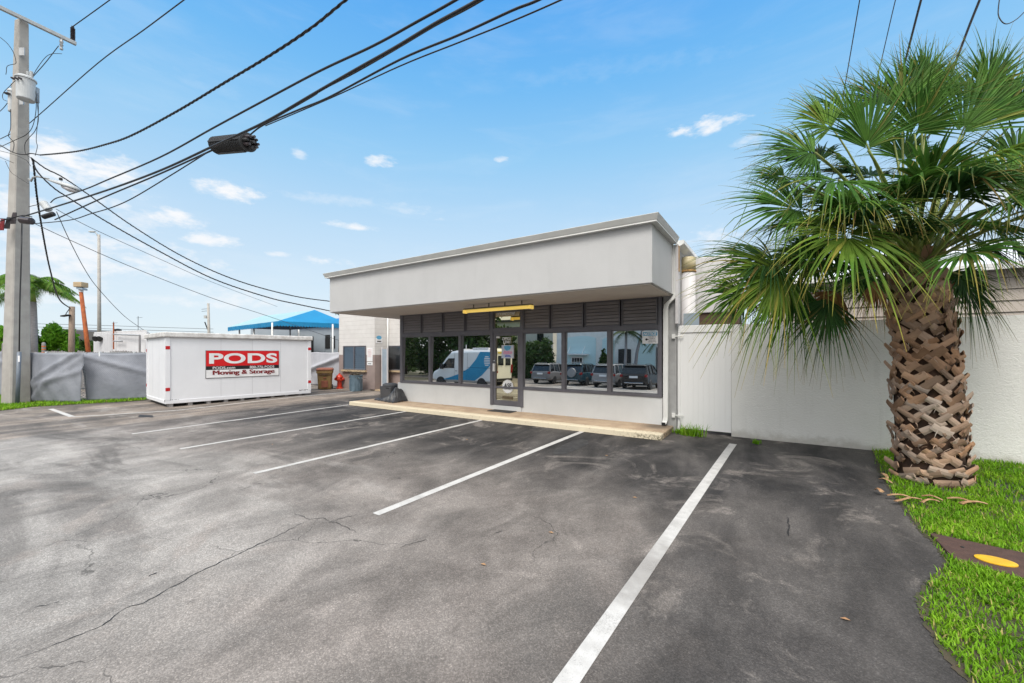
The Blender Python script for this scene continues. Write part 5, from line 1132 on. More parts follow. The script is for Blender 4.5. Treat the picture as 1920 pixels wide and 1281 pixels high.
def weed(px, py, w, h, n, label, seed, name='weed'):
    c = onz(px, py); g = np.random.default_rng(seed); P = np.stack([g.normal(c.x, w, n), g.normal(c.y, .05, n)], 1)
    o = blades([(P, h, .009, .05)], name, label, seed); o['kind'] = 'thing'; o['category'] = 'weed'; return o
weed(1298, 818, .13, .24, 170, 'tall green weed tuft at the gate beside the curb end', 41); weed(1418, 832.5, .035, .09, 60, 'tiny green weed at the foot of the garden wall', 42)
weed(1275, 813, .07, .10, 120, 'low green weeds hugging the curb end', 43)
# meter box
mt = thing('meter_box', 'rusty brown meter cover with yellow oval lid set in the lawn', 'meter cover', (1.7, 5.2, G(5.2)))
mb = MB(); mb.prism([(x, y, G(y) + .004) for x, y in METER], UV * .026); mb.build('cover', 'meter_brown', mt, bevel=.006)
mb = MB(); mb.lathe([(.125, 0), (.125, .008), (.10, .012)], (1.565, 5.13, G(5.13) + .031), 24, sy=.72); mb.build('lid', 'meter_yellow', mt)
mb = MB(); mb.lathe([(.014, 0), (.012, .006)], (1.42, 5.32, G(5.3) + .031), 8); mb.build('bolt', 'dark', mt)
# fallen palm husks
hk = [((1663, 936), (1712, 942)), ((1680, 948), (1728, 944)), ((1728, 938), (1768, 946)), ((1728, 950), (1760, 948)), ((1775, 942), (1830, 952)), ((1800, 952), (1852, 953)), ((1650, 905), (1672, 912)), ((1655, 895), (1664, 905)), ((1655, 930), (1640, 925))]
hl = ['long tan husk at the asphalt edge', 'curled tan husk just inside the lawn edge', 'pale split husk in the grass below the trunk', 'short broken husk in the grass below the trunk', 'brown husk right of the pale split husk', 'thin pale husk furthest right in the grass', 'small brown husk by the trunk base', 'tiny reddish husk by the trunk base', 'tiny brown husk on the asphalt near the palm']
for (a, b), lb2 in zip(hk, hl):
    a, b = onz(*a), onz(*b); a.z += .05; b.z += .045; mb = MB(); d = (b - a); n2 = Vector((-d.y, d.x, 0)).normalized(); w2 = random.uniform(.018, .034); rings = []
    for u in np.linspace(0, 1, 6):
        c = a.lerp(b, u) + UV * (.03 * math.sin(math.pi * u)) + n2 * random.uniform(-.01, .01); ww = w2 * (1.1 - .7 * u); rings.append([c - n2 * ww, c - UV * .008, c + n2 * ww, c + UV * .010])
    mb.loft(rings); tag(mb.build('palm_husk', 'dry_leaf'), lb2, 'palm husk', 'dry palm husks on the ground')
for k, (x, y, lb2) in enumerate(((1190, 934, 'small orange leaf in the right bay'), (1033, 1000, 'small orange leaf in the middle of the lot'), (875, 825, 'small tan leaf by the third stripe'), (1137, 855, 'small tan leaf near the oil stain'), (1585, 1163, 'small tan leaf near the right grass edge'), (510, 834, 'small pale leaf between the left stripes'), (906, 1060, 'tiny leaf low in the lot'))):
    p = onz(x, y); mb = MB(); s2 = .03; mb.add([(p.x - s2, p.y, p.z + .006), (p.x, p.y - s2 * .4, p.z + .012), (p.x + s2, p.y + s2 * .2, p.z + .006), (p.x, p.y + s2 * .5, p.z + .014)], [(0, 1, 2, 3)]); tag(mb.build('fallen_leaf', 'dry_leaf', fix=False), lb2, 'leaf', 'fallen leaves on the asphalt')
# ------------------------------------------------------------------ fan palm
PB = Vector((1.78, 7.86, G(7.86))); PD0 = PB.y * c_ - PB.x * s_
fp_ = thing('fan_palm', 'stout fan palm with criss-cross boots on its trunk beside the garden wall', 'palm tree', PB)
ptop = ond(1712, 512, PD0 - .02)
def taxis(u): return PB.lerp(ptop, u) + RV * (.05 * math.sin(math.pi * u))
def trad(u): return .350 - .05 * u + .03 * math.exp(-((u - .04) / .08) ** 2) + .03 * math.exp(-((u - .35) / .25) ** 2)
mb = MB(); us = np.linspace(-.02, 1, 24); mb.tube([taxis(u) for u in us], [trad(u) * .93 for u in us], 24); nv0 = len(mb.v)
tt = [(0, .4, 0, 1)] * nv0; mb.cur = 1
TL = (ptop - PB).length; rows = 21; rnd = random.Random(5)
for r_ in range(rows):
    u = .005 + .99 * r_ / rows; nn2 = 12
    for k in range(nn2):
        th = 2 * math.pi * (k + .5 * (r_ % 2)) / nn2 + rnd.uniform(-.05, .05); uu = u + rnd.uniform(-.010, .010); C = taxis(uu); rad = trad(uu)
        out = Vector((math.cos(th), math.sin(th), 0)); tan = Vector((-math.sin(th), math.cos(th), 0))
        if out.dot(FV) > .55: continue
        for sg3 in (-1, 1):
            if rnd.random() < .13: continue
            lift = rnd.uniform(.50, 1.05) if u > .06 else rnd.uniform(.2, .5); L_ = rnd.uniform(.19, .28); w2 = rnd.uniform(.042, .058); th2 = rnd.uniform(.007, .013)
            d = (tan * sg3 * 1.0 + UV * lift).normalized(); b0_ = C + out * (rad * .90) - tan * sg3 * .045
            so = rnd.uniform(.01, .07); L_ *= rnd.choice([.6, .85, 1, 1, 1.15]); w2 *= rnd.uniform(.75, 1.15); rings = []
            nrm = (out - UV * .12).normalized(); wd = d.cross(nrm).normalized()
            for t in (0, .35, .7, 1.0):
                c = b0_ + d * L_ * t + out * (.035 + so * t * t + .02 * t) - out * (L_ * t) ** 2 * .9
                ww = w2 * (1.12 - .30 * t); bow = .006 * (1 - t)
                rings.append([c - wd * ww, c + nrm * (th2 + bow) - wd * ww * .35, c + nrm * (th2 + bow) + wd * ww * .35, c + wd * ww, c - nrm * th2 * .6])
            a0 = len(mb.v); mb.loft(rings); g1 = rnd.uniform(.05, .95); gr = rnd.random() ** 1.2 * (1.1 if u < .45 else .55)
            for q in range(len(mb.v) - a0): tt.append((gr * .8, g1 * (.75 + .25 * (q // 5) / 3), 0, 1))
for k in range(420):
    u = rnd.random(); th = rnd.uniform(0, 6.283); out = Vector((math.cos(th), math.sin(th), 0))
    if out.dot(FV) > .5: continue
    tan = Vector((-math.sin(th), math.cos(th), 0)); p = taxis(u) + out * (trad(u) + rnd.uniform(.0, .03)); d = (out * rnd.uniform(.1, .6) + tan * rnd.uniform(-1, 1) - UV * rnd.uniform(-.4, .8)).normalized(); L_ = rnd.uniform(.04, .14) * (1.6 if u > .85 else 1); w2 = rnd.uniform(.003, .009); a0 = len(mb.v)
    mb.add([p - tan * w2, p + tan * w2, p + d * L_ * .6 + tan * w2 * .6, p + d * L_ * .6 - tan * w2 * .6, p + d * L_ - UV * .02], [(0, 1, 2, 3), (3, 2, 4)]); tt += [(rnd.random(), rnd.uniform(.1, .8), 0, 1)] * (len(mb.v) - a0)
# upright old leaf bases at the crown
for k in range(30):
    th = 2 * math.pi * k / 30 * 2.6; out = Vector((math.cos(th), math.sin(th), 0)); z = rnd.uniform(-.12, .14); b0_ = ptop + out * rnd.uniform(.12, .26) + UV * z; L_ = rnd.uniform(.14, .34); d = (out * rnd.uniform(.25, .7) + UV).normalized(); wd = d.cross(out).normalized(); rings = []
    for t in (0, .5, 1): c = b0_ + d * L_ * t; ww = .045 * (1 - .35 * t); rings.append([c - wd * ww, c + out * .018, c + wd * ww, c - out * .012])
    a0 = len(mb.v); mb.loft(rings); g1 = rnd.uniform(.1, .9); tt += [(rnd.random() * .4, g1, 0, 1)] * (len(mb.v) - a0)
mb.build('trunk', ['fibre', 'boot'], fp_, tint=tt, fix=True)
def cam(v): return (RV * v[0] + UV * v[1] + FV * v[2])
def fan(hub, axis, nrm, L, spread, droop, mat, seed, nseg=58, brk=.22, start=None, cup=.10):
    g = random.Random(seed); A = cam(axis).normalized(); N = cam(nrm); N = (N - A * N.dot(A)).normalized(); Sd = N.cross(A).normalized(); Hb = Vector(hub)
    mb = MB(); tt = []
    st = start if start is not None else ptop + (Hb - ptop).normalized() * .05 + Vector((g.uniform(-.1, .1), g.uniform(-.1, .1), g.uniform(-.05, .1)))
    dist = (Hb - st).length; mid = (st + Hb) / 2 + UV * .16 * dist; pts = []
    endd = Hb - A * dist * .25
    for t in np.linspace(0, 1, 9):
        a = st.lerp(mid, t); b = mid.lerp(Hb, t); pts.append(a.lerp(b, t))
    pet = MB(); pet.tube(pts, [.034 - .019 * t for t in np.linspace(0, 1, 9)], 7, sq=.6)
    sp = R(spread); da = sp / nseg
    for i in range(nseg):
        an = -sp / 2 + da * (i + .5); D0 = A * math.cos(an) + Sd * math.sin(an); l = L * (.80 + .20 * math.cos(an * .7)) * g.uniform(.78, 1.10)
        base = Hb + A * (.10 * L * max(0, math.cos(an)))
        fuse = .35 + .05 * math.cos(an); wmax = l * fuse * math.tan(da / 2) * 1.05; broken = g.random() < brk; dr = droop * g.uniform(.5, 1.9) + .08; bend = g.uniform(.5, .85)
        br = min(1, max(0, g.gauss(.45, .24))); yel = 1.0 if g.random() < .05 else 0; twst = g.uniform(-1.1, 1.1); side = g.uniform(-.09, .09); an += g.uniform(-.5, .5) * da; D0 = A * math.cos(an) + Sd * math.sin(an) + N * g.uniform(-.07, .07)
        vs = []; cols = []
        for t in (.03, .22, fuse, .58, .74, .88, 1.0):
            w = wmax * (t / fuse) * 1.22 + .005 if t <= fuse else wmax * (1 - ((t - fuse) / (1 - fuse)) ** 1.3) * .92
            w = max(w, .0012)
            z = -dr * l * max(0, t - .3) ** 2 * 1.1
            c = base + D0 * l * t + N * (cup * l * (math.sin(min(t, .6) * 2.6) - .5) * .35) + UV * z + (Sd * math.cos(an) - A * math.sin(an)) * side * l * t * t
            if broken and t > bend: c = base + D0 * l * (bend + (t - bend) * .35) - UV * l * (t - bend) * .95 + N * cup * l * .1 + UV * (-dr * l * max(0, bend - .3) ** 2 * 1.1)
            Wd = (Sd * math.cos(an) - A * math.sin(an)); Wd = (Wd + N * twst * max(0, t - fuse)).normalized(); f = (.30 if t < fuse else .55) * w
            vs += [c - Wd * w + N * f, c, c + Wd * w + N * f]
            k = max(0, (t - .72) / .28) * (.9 if g.random() < .5 else .45); k = max(k, yel * t); cols += [(min(1, k), br, 0, 1)] * 3
        m = 7; mb.add(vs, [f for j in range(m - 1) for f in ((3 * j, 3 * j + 1, 3 * j + 4, 3 * j + 3), (3 * j + 1, 3 * j + 2, 3 * j + 5, 3 * j + 4))]); tt += cols
    fo = mb.build('frond', mat, fp_, tint=tt, fix=False); pet.build('petiole', 'petiole', fo, smooth=True); return fo
d0 = PD0
FR = [  # hub px, depth offset, axis(r,u,f), normal, L, spread, droop, material
 ((1528, 286), -.1, (-1, .28, .1), (.15, .45, -.9), .88, 190, .25, 'frond'),
 ((1628, 282), -.45, (-.02, 1, -.05), (0, .1, -1), .98, 150, .10, 'frond'),
 ((1690, 205), .05, (.40, .92, .05), (-.1, .15, -1), 1.0, 140, .10, 'frond'),
 ((1800, 255), -.1, (.50, .86, .05), (-.2, .2, -1), 1.32, 120, .06, 'frond'),
 ((1765, 330), -.75, (.25, -.35, -.8), (.0, .75, -.65), .92, 330, .45, 'frond_dark'),
 ((1505, 392), -.2, (-1, .16, -.05), (.05, .55, -.85), 1.12, 210, .30, 'frond'),
 ((1450, 484), .1, (-1, -.02, .05), (.0, .75, -.65), 1.05, 190, .35, 'frond_dark'),
 ((1592, 436), -.75, (-.35, -.55, -.45), (-.1, .55, -.8), .95, 290, .50, 'frond_lime'),
 ((1475, 505), -.1, (-.85, -.50, -.05), (.3, .45, -.85), 1.22, 150, .35, 'frond_lime'),
 ((1500, 520), .15, (-.55, -.8, .0), (.2, .3, -.95), 1.10, 150, .3, 'frond'),
 ((1555, 555), -.1, (-.25, -.95, -.05), (.05, .25, -1), .88, 130, .25, 'frond_dark'),
 ((1893, 452), -.1, (.65, -.65, 0), (.35, .55, -.75), 1.0, 230, .35, 'frond_dark'),
 ((1803, 516), -.1, (.45, -.88, -.05), (.25, .35, -.9), .88, 190, .30, 'frond_dark'),
 ((1862, 235), .1, (.45, .9, .1), (-.2, .2, -1), 1.25, 120, .06, 'frond'),
 ((1878, 345), -.3, (.92, .25, -.1), (-.1, .5, -.85), 1.05, 210, .25, 'frond'),
 ((1690, 365), -.65, (.05, .25, -.9), (0, .95, .2), .75, 260, .45, 'frond'),
 ((1572, 338), -.4, (-.75, -.30, -.5), (-.1, .75, -.6), 1.0, 250, .55, 'frond'),
 ((1745, 195), .3, (.20, 1, .1), (0, .1, -1), 1.0, 130, .08, 'frond'),
 ((1640, 330), .7, (-.35, .55, .7), (.0, .7, -.6), 1.05, 200, .3, 'frond_dark'),
 ((1785, 300), .8, (.35, .5, .7), (0, .7, -.6), 1.1, 200, .3, 'frond_dark'),
 ((1535, 415), .6, (-.8, .1, .6), (.1, .8, -.5), 1.05, 220, .4, 'frond_dark'),
 ((1850, 420), .6, (.8, .0, .55), (0, .8, -.5), 1.0, 220, .4, 'frond_dark'),
 ((1600, 225), .4, (-.45, .85, .25), (.1, .25, -.95), .88, 150, .12, 'frond'),
 ((1660, 420), .5, (-.4, .3, .8), (0, .9, -.4), .9, 230, .4, 'frond_dark'),
 ((1895, 235), .2, (.2, 1, .0), (-.1, .15, -1), 1.05, 110, .06, 'frond'),
 ((1700, 300), .35, (.05, .9, .3), (0, .4, -.9), .95, 170, .2, 'frond'),
 ((1560, 470), -.35, (-.8, -.25, -.4), (0, .7, -.7), .9, 220, .5, 'frond'),
 ((1640, 500), .4, (-.5, -.5, .6), (0, .8, -.5), .9, 200, .5, 'frond_dark'),
    ((1715, 250), -.2, (.15, .9, -.3), (0, .3, -.95), .9, 170, .15, 'frond'),
    ((1600, 380), .2, (-.7, .3, .3), (.1, .6, -.8), .95, 220, .45, 'frond'),
    ((1690, 440), -.35, (-.2, .2, -.9), (0, .95, .1), .7, 260, .6, 'frond_dark'),
    ((1640, 460), -.2, (-.6, -.1, -.5), (0, .85, -.5), .8, 240, .6, 'frond'),
    ((1800, 440), .2, (.7, -.2, .2), (.1, .8, -.6), .9, 230, .5, 'frond_dark'),
    ((1770, 420), -.4, (.5, -.2, -.7), (0, .85, -.5), .8, 250, .55, 'frond'),
    ((1540, 300), .5, (-.7, .5, .5), (.1, .5, -.8), 1.0, 200, .2, 'frond_dark'),
    ((1830, 200), .6, (.3, .9, .4), (0, .3, -1), 1.15, 150, .1, 'frond_dark'),
    ((1660, 200), .6, (-.1, .95, .4), (0, .3, -1), 1.0, 160, .1, 'frond_dark'),
    ((1530, 480), .5, (-.8, -.3, .4), (.1, .6, -.8), 1.0, 220, .4, 'frond'),
 ((1470, 330), .2, (-.95, .1, .1), (.1, .6, -.8), .62, 200, .3, 'frond'),
 ((1560, 240), .2, (-.75, .65, .1), (.1, .3, -.95), .85, 170, .15, 'frond_lime'),
 ((1730, 165), .1, (.05, 1, 0), (0, .15, -1), .72, 150, .08, 'frond'),
 ((1850, 172), .0, (.25, 1, 0), (0, .15, -1), .85, 130, .06, 'frond'),
 ((1400, 545), .3, (-.85, -.3, .1), (.1, .6, -.8), .75, 170, .35, 'frond'),
 ((1900, 300), .0, (.8, .5, 0), (-.2, .4, -.9), 1.0, 190, .2, 'frond'),
 ((1578, 540), .15, (-.5, -.8, .1), (.1, .3, -.95), .72, 110, .25, 'frond_dead'),
 ((1640, 520), -.30, (-.15, -1, -.1), (.1, .2, -1), .55, 80, .2, 'frond_dead'),
 ((1840, 300), -.5, (.55, .1, -.75), (0, .85, -.4), .9, 240, .4, 'frond_lime'),
]
rg_ = random.Random(21)
for i in range(26):                                     # the rest of the crown, all round
    az = 2.4 * i + rg_.uniform(-.3, .3); el = math.asin(rg_.uniform(-.12, .93)); dv = Vector((math.cos(az) * math.cos(el), math.sin(az) * math.cos(el), math.sin(el)))
    hub = ptop + UV * .15 + dv * rg_.uniform(.95, 1.45) * (1.0 + .12 * math.sin(el)); a3 = (dv - UV * rg_.uniform(.1, .5)).normalized(); n3 = (UV - dv * .4 + Vector((rg_.uniform(-.4, .4), rg_.uniform(-.4, .4), 0)))
    tc_ = lambda v: (v.dot(RV), v.dot(UV), v.dot(FV))
    if hub.z < ptop.z - .1: continue
    fan(hub, tc_(a3), tc_(n3), rg_.uniform(.75, 1.0), rg_.uniform(190, 270), rg_.uniform(.25, .55), rg_.choice(['frond', 'frond', 'frond_dark', 'frond_lime']), 300 + i)
for i, (hp, do, ax_, nr_, L_, spd, dr_, mt_) in enumerate(FR): fan(ond(*hp, d0 + do), ax_, nr_, L_ * 1.07, spd, dr_, mt_, 100 + i)
# ------------------------------------------------------------------ across the street (seen mirrored in the windows)
def wheel(t, x, y, r=.35, w=.11):
    mb = MB(); mb.lathe([(r * .62, -w), (r * .95, -w), (r, -w * .6), (r, w * .6), (r * .95, w), (r * .62, w)], (x, y, r), 24, (0, 1, 0)); o = mb.build('wheel', 'black_rubber', t, local=True)
    m2 = MB(); m2.lathe([(.05, -w * .9), (r * .62, -w * .8), (r * .62, w * .8), (.05, w * .9)], (x, y, r), 20, (0, 1, 0)); m2.build('rim', 'steel', o, local=True)
def ringsec(x, zb, zt, hw, rnd_=.12):
    return [(x, -hw + rnd_, zb), (x, hw - rnd_, zb), (x, hw, zb + rnd_), (x, hw * 1.0, (zb + zt) / 2), (x, hw - .02, zt - rnd_), (x, hw - rnd_ * 1.2, zt), (x, -hw + rnd_ * 1.2, zt), (x, -hw + .02, zt - rnd_), (x, -hw, (zb + zt) / 2), (x, -hw, zb + rnd_)]
def suv(loc, rz, paint, label, spare=False):
    t = thing('parked_car', label, 'car', loc, rz, 'cars parked across the street')
    mb = MB(); mb.loft([ringsec(*q) for q in ((-2.34, .50, .98, .80, .08), (-2.26, .36, 1.06, .90, .1), (-1.5, .28, 1.10, .94, .1), (0, .28, 1.07, .95, .1), (1.0, .28, 1.06, .95, .1), (1.75, .30, .98, .92, .1), (2.2, .36, .86, .86, .1), (2.33, .45, .72, .76, .08))]); mb.build('body', paint, t, local=True, smooth=False, bevel=.03)
    def gh(x, zt, hb, ht): return [(x, -hb, 1.03), (x, hb, 1.03), (x, ht, zt), (x, -ht, zt)]
    mb = MB(); mb.loft([gh(-2.24, 1.08, .84, .80), gh(-1.95, 1.62, .86, .70), (gh(.35, 1.68, .87, .70)), gh(.6, 1.60, .87, .70), gh(1.25, 1.09, .86, .78)]); mb.build('glass', 'carglass', t, local=True)
    mb = MB(); mb.loft([[(x, -h_, z), (x, h_, z), (x, h_ * .9, z + .05), (x, -h_ * .9, z + .05)] for x, h_, z in ((-2.12, .70, 1.62), (-1.9, .735, 1.655), (.3, .74, 1.685), (.68, .70, 1.60))]); mb.build('roof', paint, t, local=True, bevel=.02)
    for sy in (-1, 1):
        mb = MB()
        for (xa, za, xb, zb2) in ((-2.2, 1.05, -1.93, 1.65), (-1.25, 1.05, -1.2, 1.66), (-.2, 1.05, -.18, 1.68), (1.22, 1.07, .62, 1.63)): mb.tube([(xa, sy * .875, za), (xb, sy * .715, zb2)], .045, 6)
        mb.build('pillar', paint, t, local=True)
        mb = MB(); mb.tube([(-1.7, sy * .62, 1.73), (-1.5, sy * .62, 1.77), (.1, sy * .62, 1.78), (.3, sy * .62, 1.74)], .022, 6); mb.build('roof_rail', 'chrome', t, local=True)
        mb = MB(); mb.box(-2.37, -2.18, sy * .83 - .12, sy * .83 + .06, .86, 1.03); mb.build('taillight', 'taillight', t, local=True, bevel=.02)
        mb = MB(); mb.box(.95, 1.1, sy * 1.02 - .1, sy * 1.02 + .08, 1.05, 1.2); mb.build('mirror', paint, t, local=True, bevel=.03)
    for x in (-1.42, 1.45):
        for y in (-.85, .85): wheel(t, x, y)
    mb = MB(); mb.box(-2.385, -2.345, -.27, .27, .80, .94); mb.build('licence_plate', 'signwhite', t, local=True)
    mb = MB(); mb.box(-2.40, -2.28, -.62, .62, .42, .50); mb.build('bumper', 'chrome', t, local=True, bevel=.02)
    if spare:
        mb = MB(); mb.lathe([(.1, -.1), (.36, -.1), (.38, 0), (.36, .1), (.1, .1)], (-2.42, .1, 1.02), 24, (1, 0, 0)); mb.build('spare_wheel', 'car_silver', t, local=True)
for (x, y, rz, pt, lb2, spr) in ((-16.65, -12.9, -92, 'car_grey', 'grey sport utility car parked leftmost in the row across the street', False), (-13.4, -12.3, -89, 'car_teal', 'dark teal off-road car with a spare wheel on its back', True), (-10.6, -11.6, -90, 'car_silver', 'silver sport utility car parked between two dark ones', False), (-8.25, -10.9, -93, 'car_black', 'black sport utility car parked rightmost in the row across the street', False)):
    suv((x, y, G(y)), R(rz), pt, lb2, spr)
vn = thing('van', 'white service van with blue swoosh and globe emblem parked across the lot', 'van', (-17.85, -2.95, G(-2.95)), R(180))
vz = lambda q: ringsec(*q)
mb = MB(); mb.loft([vz(q) for q in ((-2.85, .45, 2.36, .93, .1), (-2.78, .38, 2.48, 1.0, .14), (-2.4, .36, 2.55, 1.02, .16), (.6, .36, 2.55, 1.02, .16), (1.0, .36, 2.47, 1.01, .16), (1.45, .36, 2.12, .99, .16), (1.95, .36, 1.55, .97, .14), (2.2, .38, 1.25, .95, .12), (2.65, .42, 1.08, .90, .12), (2.84, .5, .85, .78, .08))]); mb.build('body', 'van_white', vn, local=True, bevel=.03)
for sy in (-1, 1):
    y = sy * 1.024
    mb = MB(); mb.prism([(.62, y, 1.32), (1.72, y - sy * .02, 1.32), (1.62, y - sy * .02, 1.58), (1.15, y, 2.0), (.62, y, 2.02)], (0, -sy * .03, 0)); mb.build('side_window', 'carglass', vn, local=True)
    mb = MB(); P = [(1.7, .52), (.9, .72), (.0, .98), (-.7, 1.35), (-1.3, 1.95), (-1.62, 2.42), (-2.7, 2.42), (-2.74, 2.2), (-2.4, 1.5), (-1.8, .9), (-1.2, .52)]
    mb.prism([(a, y + sy * .002, b) for a, b in P], (0, -sy * .02, 0)); mb.build('swoosh', 'van_blue', vn, local=True)
    mb = MB()
    for k in range(6):
        z = 1.83 + (k - 2.5) * .11; hwid = math.sqrt(max(.01, .33 ** 2 - (z - 1.83) ** 2)); mb.box(-2.12 - hwid, -2.12 + hwid * .55, y + sy * .003 - .002, y + sy * .003 + .002, z - .032, z + .032)
    mb.build('globe_emblem', 'signwhite', vn, local=True)
    mb = MB()
    for x in (.6, -.55): mb.box(x - .006, x + .006, y - .002, y + .002, .55, 2.35)
    mb.box(.35, .5, y - .01, y + .02, 1.12, 1.16); mb.box(-.4, -.25, y - .01, y + .02, 1.12, 1.16); mb.box(-2.6, -.6, y - .002, y + .002, 1.36, 1.385); mb.build('door_seam', 'dark', vn, local=True)
    mb = MB(); mb.box(1.55, 1.75, sy * 1.15 - .08, sy * 1.15 + .08, 1.25, 1.6); mb.build('mirror', 'dark', vn, local=True, bevel=.03)
    mb = MB(); mb.box(-2.90, -2.80, sy * .86 - .07, sy * .86 + .07, .95, 1.5); mb.build('taillight', 'taillight', vn, local=True)
    mb = MB(); mb.box(-2.885, -2.84, sy * .42 - .28, sy * .42 + .28, 1.45, 2.05); mb.build('rear_window', 'carglass', vn, local=True)
mb = MB(); mb.prism([(1.08, -.86, 2.40), (1.08, .86, 2.40), (2.08, .88, 1.36), (2.08, -.88, 1.36)], (.03, 0, .04)); mb.build('windscreen', 'carglass', vn, local=True)
mb = MB(); mb.box(-1.9, -.5, -.5, .5, 2.56, 2.72); mb.build('roof_unit', 'tank_white', vn, local=True, bevel=.05)
mb = MB(); mb.box(.1, .3, -.6, .6, 2.56, 2.66); mb.tube([(.2, -.3, 2.6), (.2, -.3, 2.95)], .03, 6); mb.tube([(-2.5, .5, 2.5), (-2.5, .5, 2.95)], .03, 6); mb.build('roof_rack', 'tank_white', vn, local=True)
mb = MB(); mb.box(-2.95, -2.82, -.9, .9, .42, .58); mb.build('bumper', 'dark', vn, local=True)
mb = MB(); mb.box(-2.885, -2.84, -.75, .75, 2.2, 2.3); mb.build('warning_strip', 'yellow', vn, local=True)
for x in (-1.75, 1.85):
    for y in (-.93, .93): wheel(vn, x, y, .36, .12)
# pale blue building across the street
bb = thing('blue_building', 'pale blue arched building with white trim across the street', 'building', (-13, -20, G(-20)))
zg = G(-20)
mb = MB(); mb.box(-19.6, 2, -26, -19.6, zg, 7.2); mb.build('wall', 'pipe_white', bb)
def arch(x0, x1, z1, mt='mech_blue', nm='arch_panel', rise=.45):
    pts = [(x0, -19.59, zg + .02), (x1, -19.59, zg + .02)] + [(x1 + (x0 - x1) * u, -19.59, z1 - rise + rise * math.sin(math.pi * (.08 + .84 * u)) ** .6) for u in np.linspace(0, 1, 11)]
    m_ = MB(); m_.prism(pts, (0, .05, 0)); m_.build(nm, mt, bb)
arch(-18.7, -15.2, 4.3); arch(-14.5, -13.3, 4.1); arch(-11.0, -9.4, 4.3); arch(-8.9, -7.0, 4.3)
arch(-12.9, -11.6, 2.9, 'dark', 'dark_opening', .1); arch(-9.3, -8.2, 3.1, 'dark', 'dark_opening', .1)
mb = MB(); mb.box(-18.3, -15.9, -19.5, -18.7, 2.30, 2.42); mb.tube([(-18.0, -19.5, 3.2), (-18.0, -18.75, 2.42)], .035, 6); mb.tube([(-16.3, -19.5, 3.2), (-16.3, -18.75, 2.42)], .035, 6); mb.build('awning', 'signwhite', bb)
mb = MB(); mb.box(-17.9, -16.5, -19.53, -19.46, .98, 2.12); w = mb.build('window', 'signwhite', bb)
mb = MB()
for i in range(4):
    for j in range(2): mb.box(-17.78 + i * .30, -17.53 + i * .30, -19.455, -19.44, 1.1 + j * .47, 1.52 + j * .47)
mb.build('pane', 'carglass', w)
cb2 = thing('cream_building', 'cream building with arched window behind the hedge across the street', 'building', (-34, -34, 0))
mb = MB(); mb.box(-38, -27, -40, -33, zg, 7.6); mb.build('wall', 'cream', cb2)
mb = MB(); mb.box(-38.3, -26.7, -40.3, -32.7, 7.61, 7.9); mb.build('roof', 'dark_bldg', cb2)
mb = MB(); mb.prism([(-29.6, -32.99, 4.5), (-28.6, -32.99, 4.5), (-28.6, -32.99, 5.7), (-28.9, -32.99, 6.0), (-29.3, -32.99, 6.0), (-29.6, -32.99, 5.7)], (0, .05, 0)); mb.build('window', 'carglass', cb2)
def btree(x, y, h, w, label, seed, n=4200, size=.3, th=None):
    rnd = random.Random(seed); bl_ = []
    for i in range(12):
        q = rnd.uniform(0, 6.28); r = rnd.uniform(.1, .75) * w; bl_.append(((math.cos(q) * r, math.sin(q) * r, h * (.12 + .74 * (i + rnd.random()) / 12)), (w * .5, w * .5, h * .15)))
    return tree('street_tree', label, 'tree', (x, y, G(y)), bl_, n, size, 'tree_leaf', .22, th or h * .38, seed, 'trees across the street')
for i, (x, y, h, w, lb2) in enumerate(((-47, -19, 9, 4.0, 'large tree at the far end of the street beyond the van'), (-42, -25, 10, 4.2, 'tall tree behind the front of the service van'), (-36, -24, 9, 3.8, 'dense tree behind the middle of the service van'), (-31, -22, 9, 3.6, 'dense tree behind the rear of the service van'), (-52, -28, 11, 5, 'tallest tree furthest along the street'), (-26.5, -24, 4.6, 2.6, 'rounded low tree left of the cream building'), (-40, -14, 7.5, 2.6, 'slender tree close behind the service van'))): btree(x, y, h, w, lb2, 60 + i)
btree(-62, -34, 4.5, 5.5, 'broad shrubby tree closing the far end of the street', 68, 3600, .35); btree(-50, -33, 4.2, 5.0, 'broad low tree beside the tallest street tree', 69, 3600, .35); btree(-41, -31, 3.8, 4.5, 'low spreading tree behind the front of the van', 70, 3000, .3)
hg = thing('hedge', 'long dark green hedge left of the pale blue building', 'hedge', (-22, -19, G(-19))); bl_ = [((-27 + i * .75, -19.6 + .2 * math.sin(i), .6 + .12 * math.sin(i * 2.1)), (.7, .6, .95)) for i in range(10)]
V, Fs, tint = leaf_cloud(bl_, 2600, .2, 77); m2 = MB(); m2.v = [tuple(v) for v in V]; m2.f = Fs; m2.m = [0] * len(Fs); m2.build('foliage', 'tree_leaf', hg, tint=tint, fix=False)
mb = MB()
for i in range(10): mb.tube([(-27 + i * .75, -19.6, zg - .05), (-27 + i * .75, -19.6, .9)], .04, 5)
mb.build('stems', 'bark', hg)
btree(-23.2, -20.5, 4.4, 1.6, 'dark bushy tree at the corner of the pale blue building', 71, 1500, .22); btree(-20.9, -19.8, 4.6, 1.2, 'slim dark tree at the left edge of the pale blue building', 72, 1200, .2)
tree('cone_shrub', 'dark cone-shaped shrub against the pale blue building', 'shrub', (-14.0, -18.6, zg), [((0, 0, .7), (.75, .75, .7)), ((0, 0, 1.5), (.6, .6, .7)), ((0, 0, 2.2), (.38, .38, .6)), ((0, 0, 2.8), (.18, .18, .45))], 1300, .16, 'tree_leaf', .08, 1.0, 73)
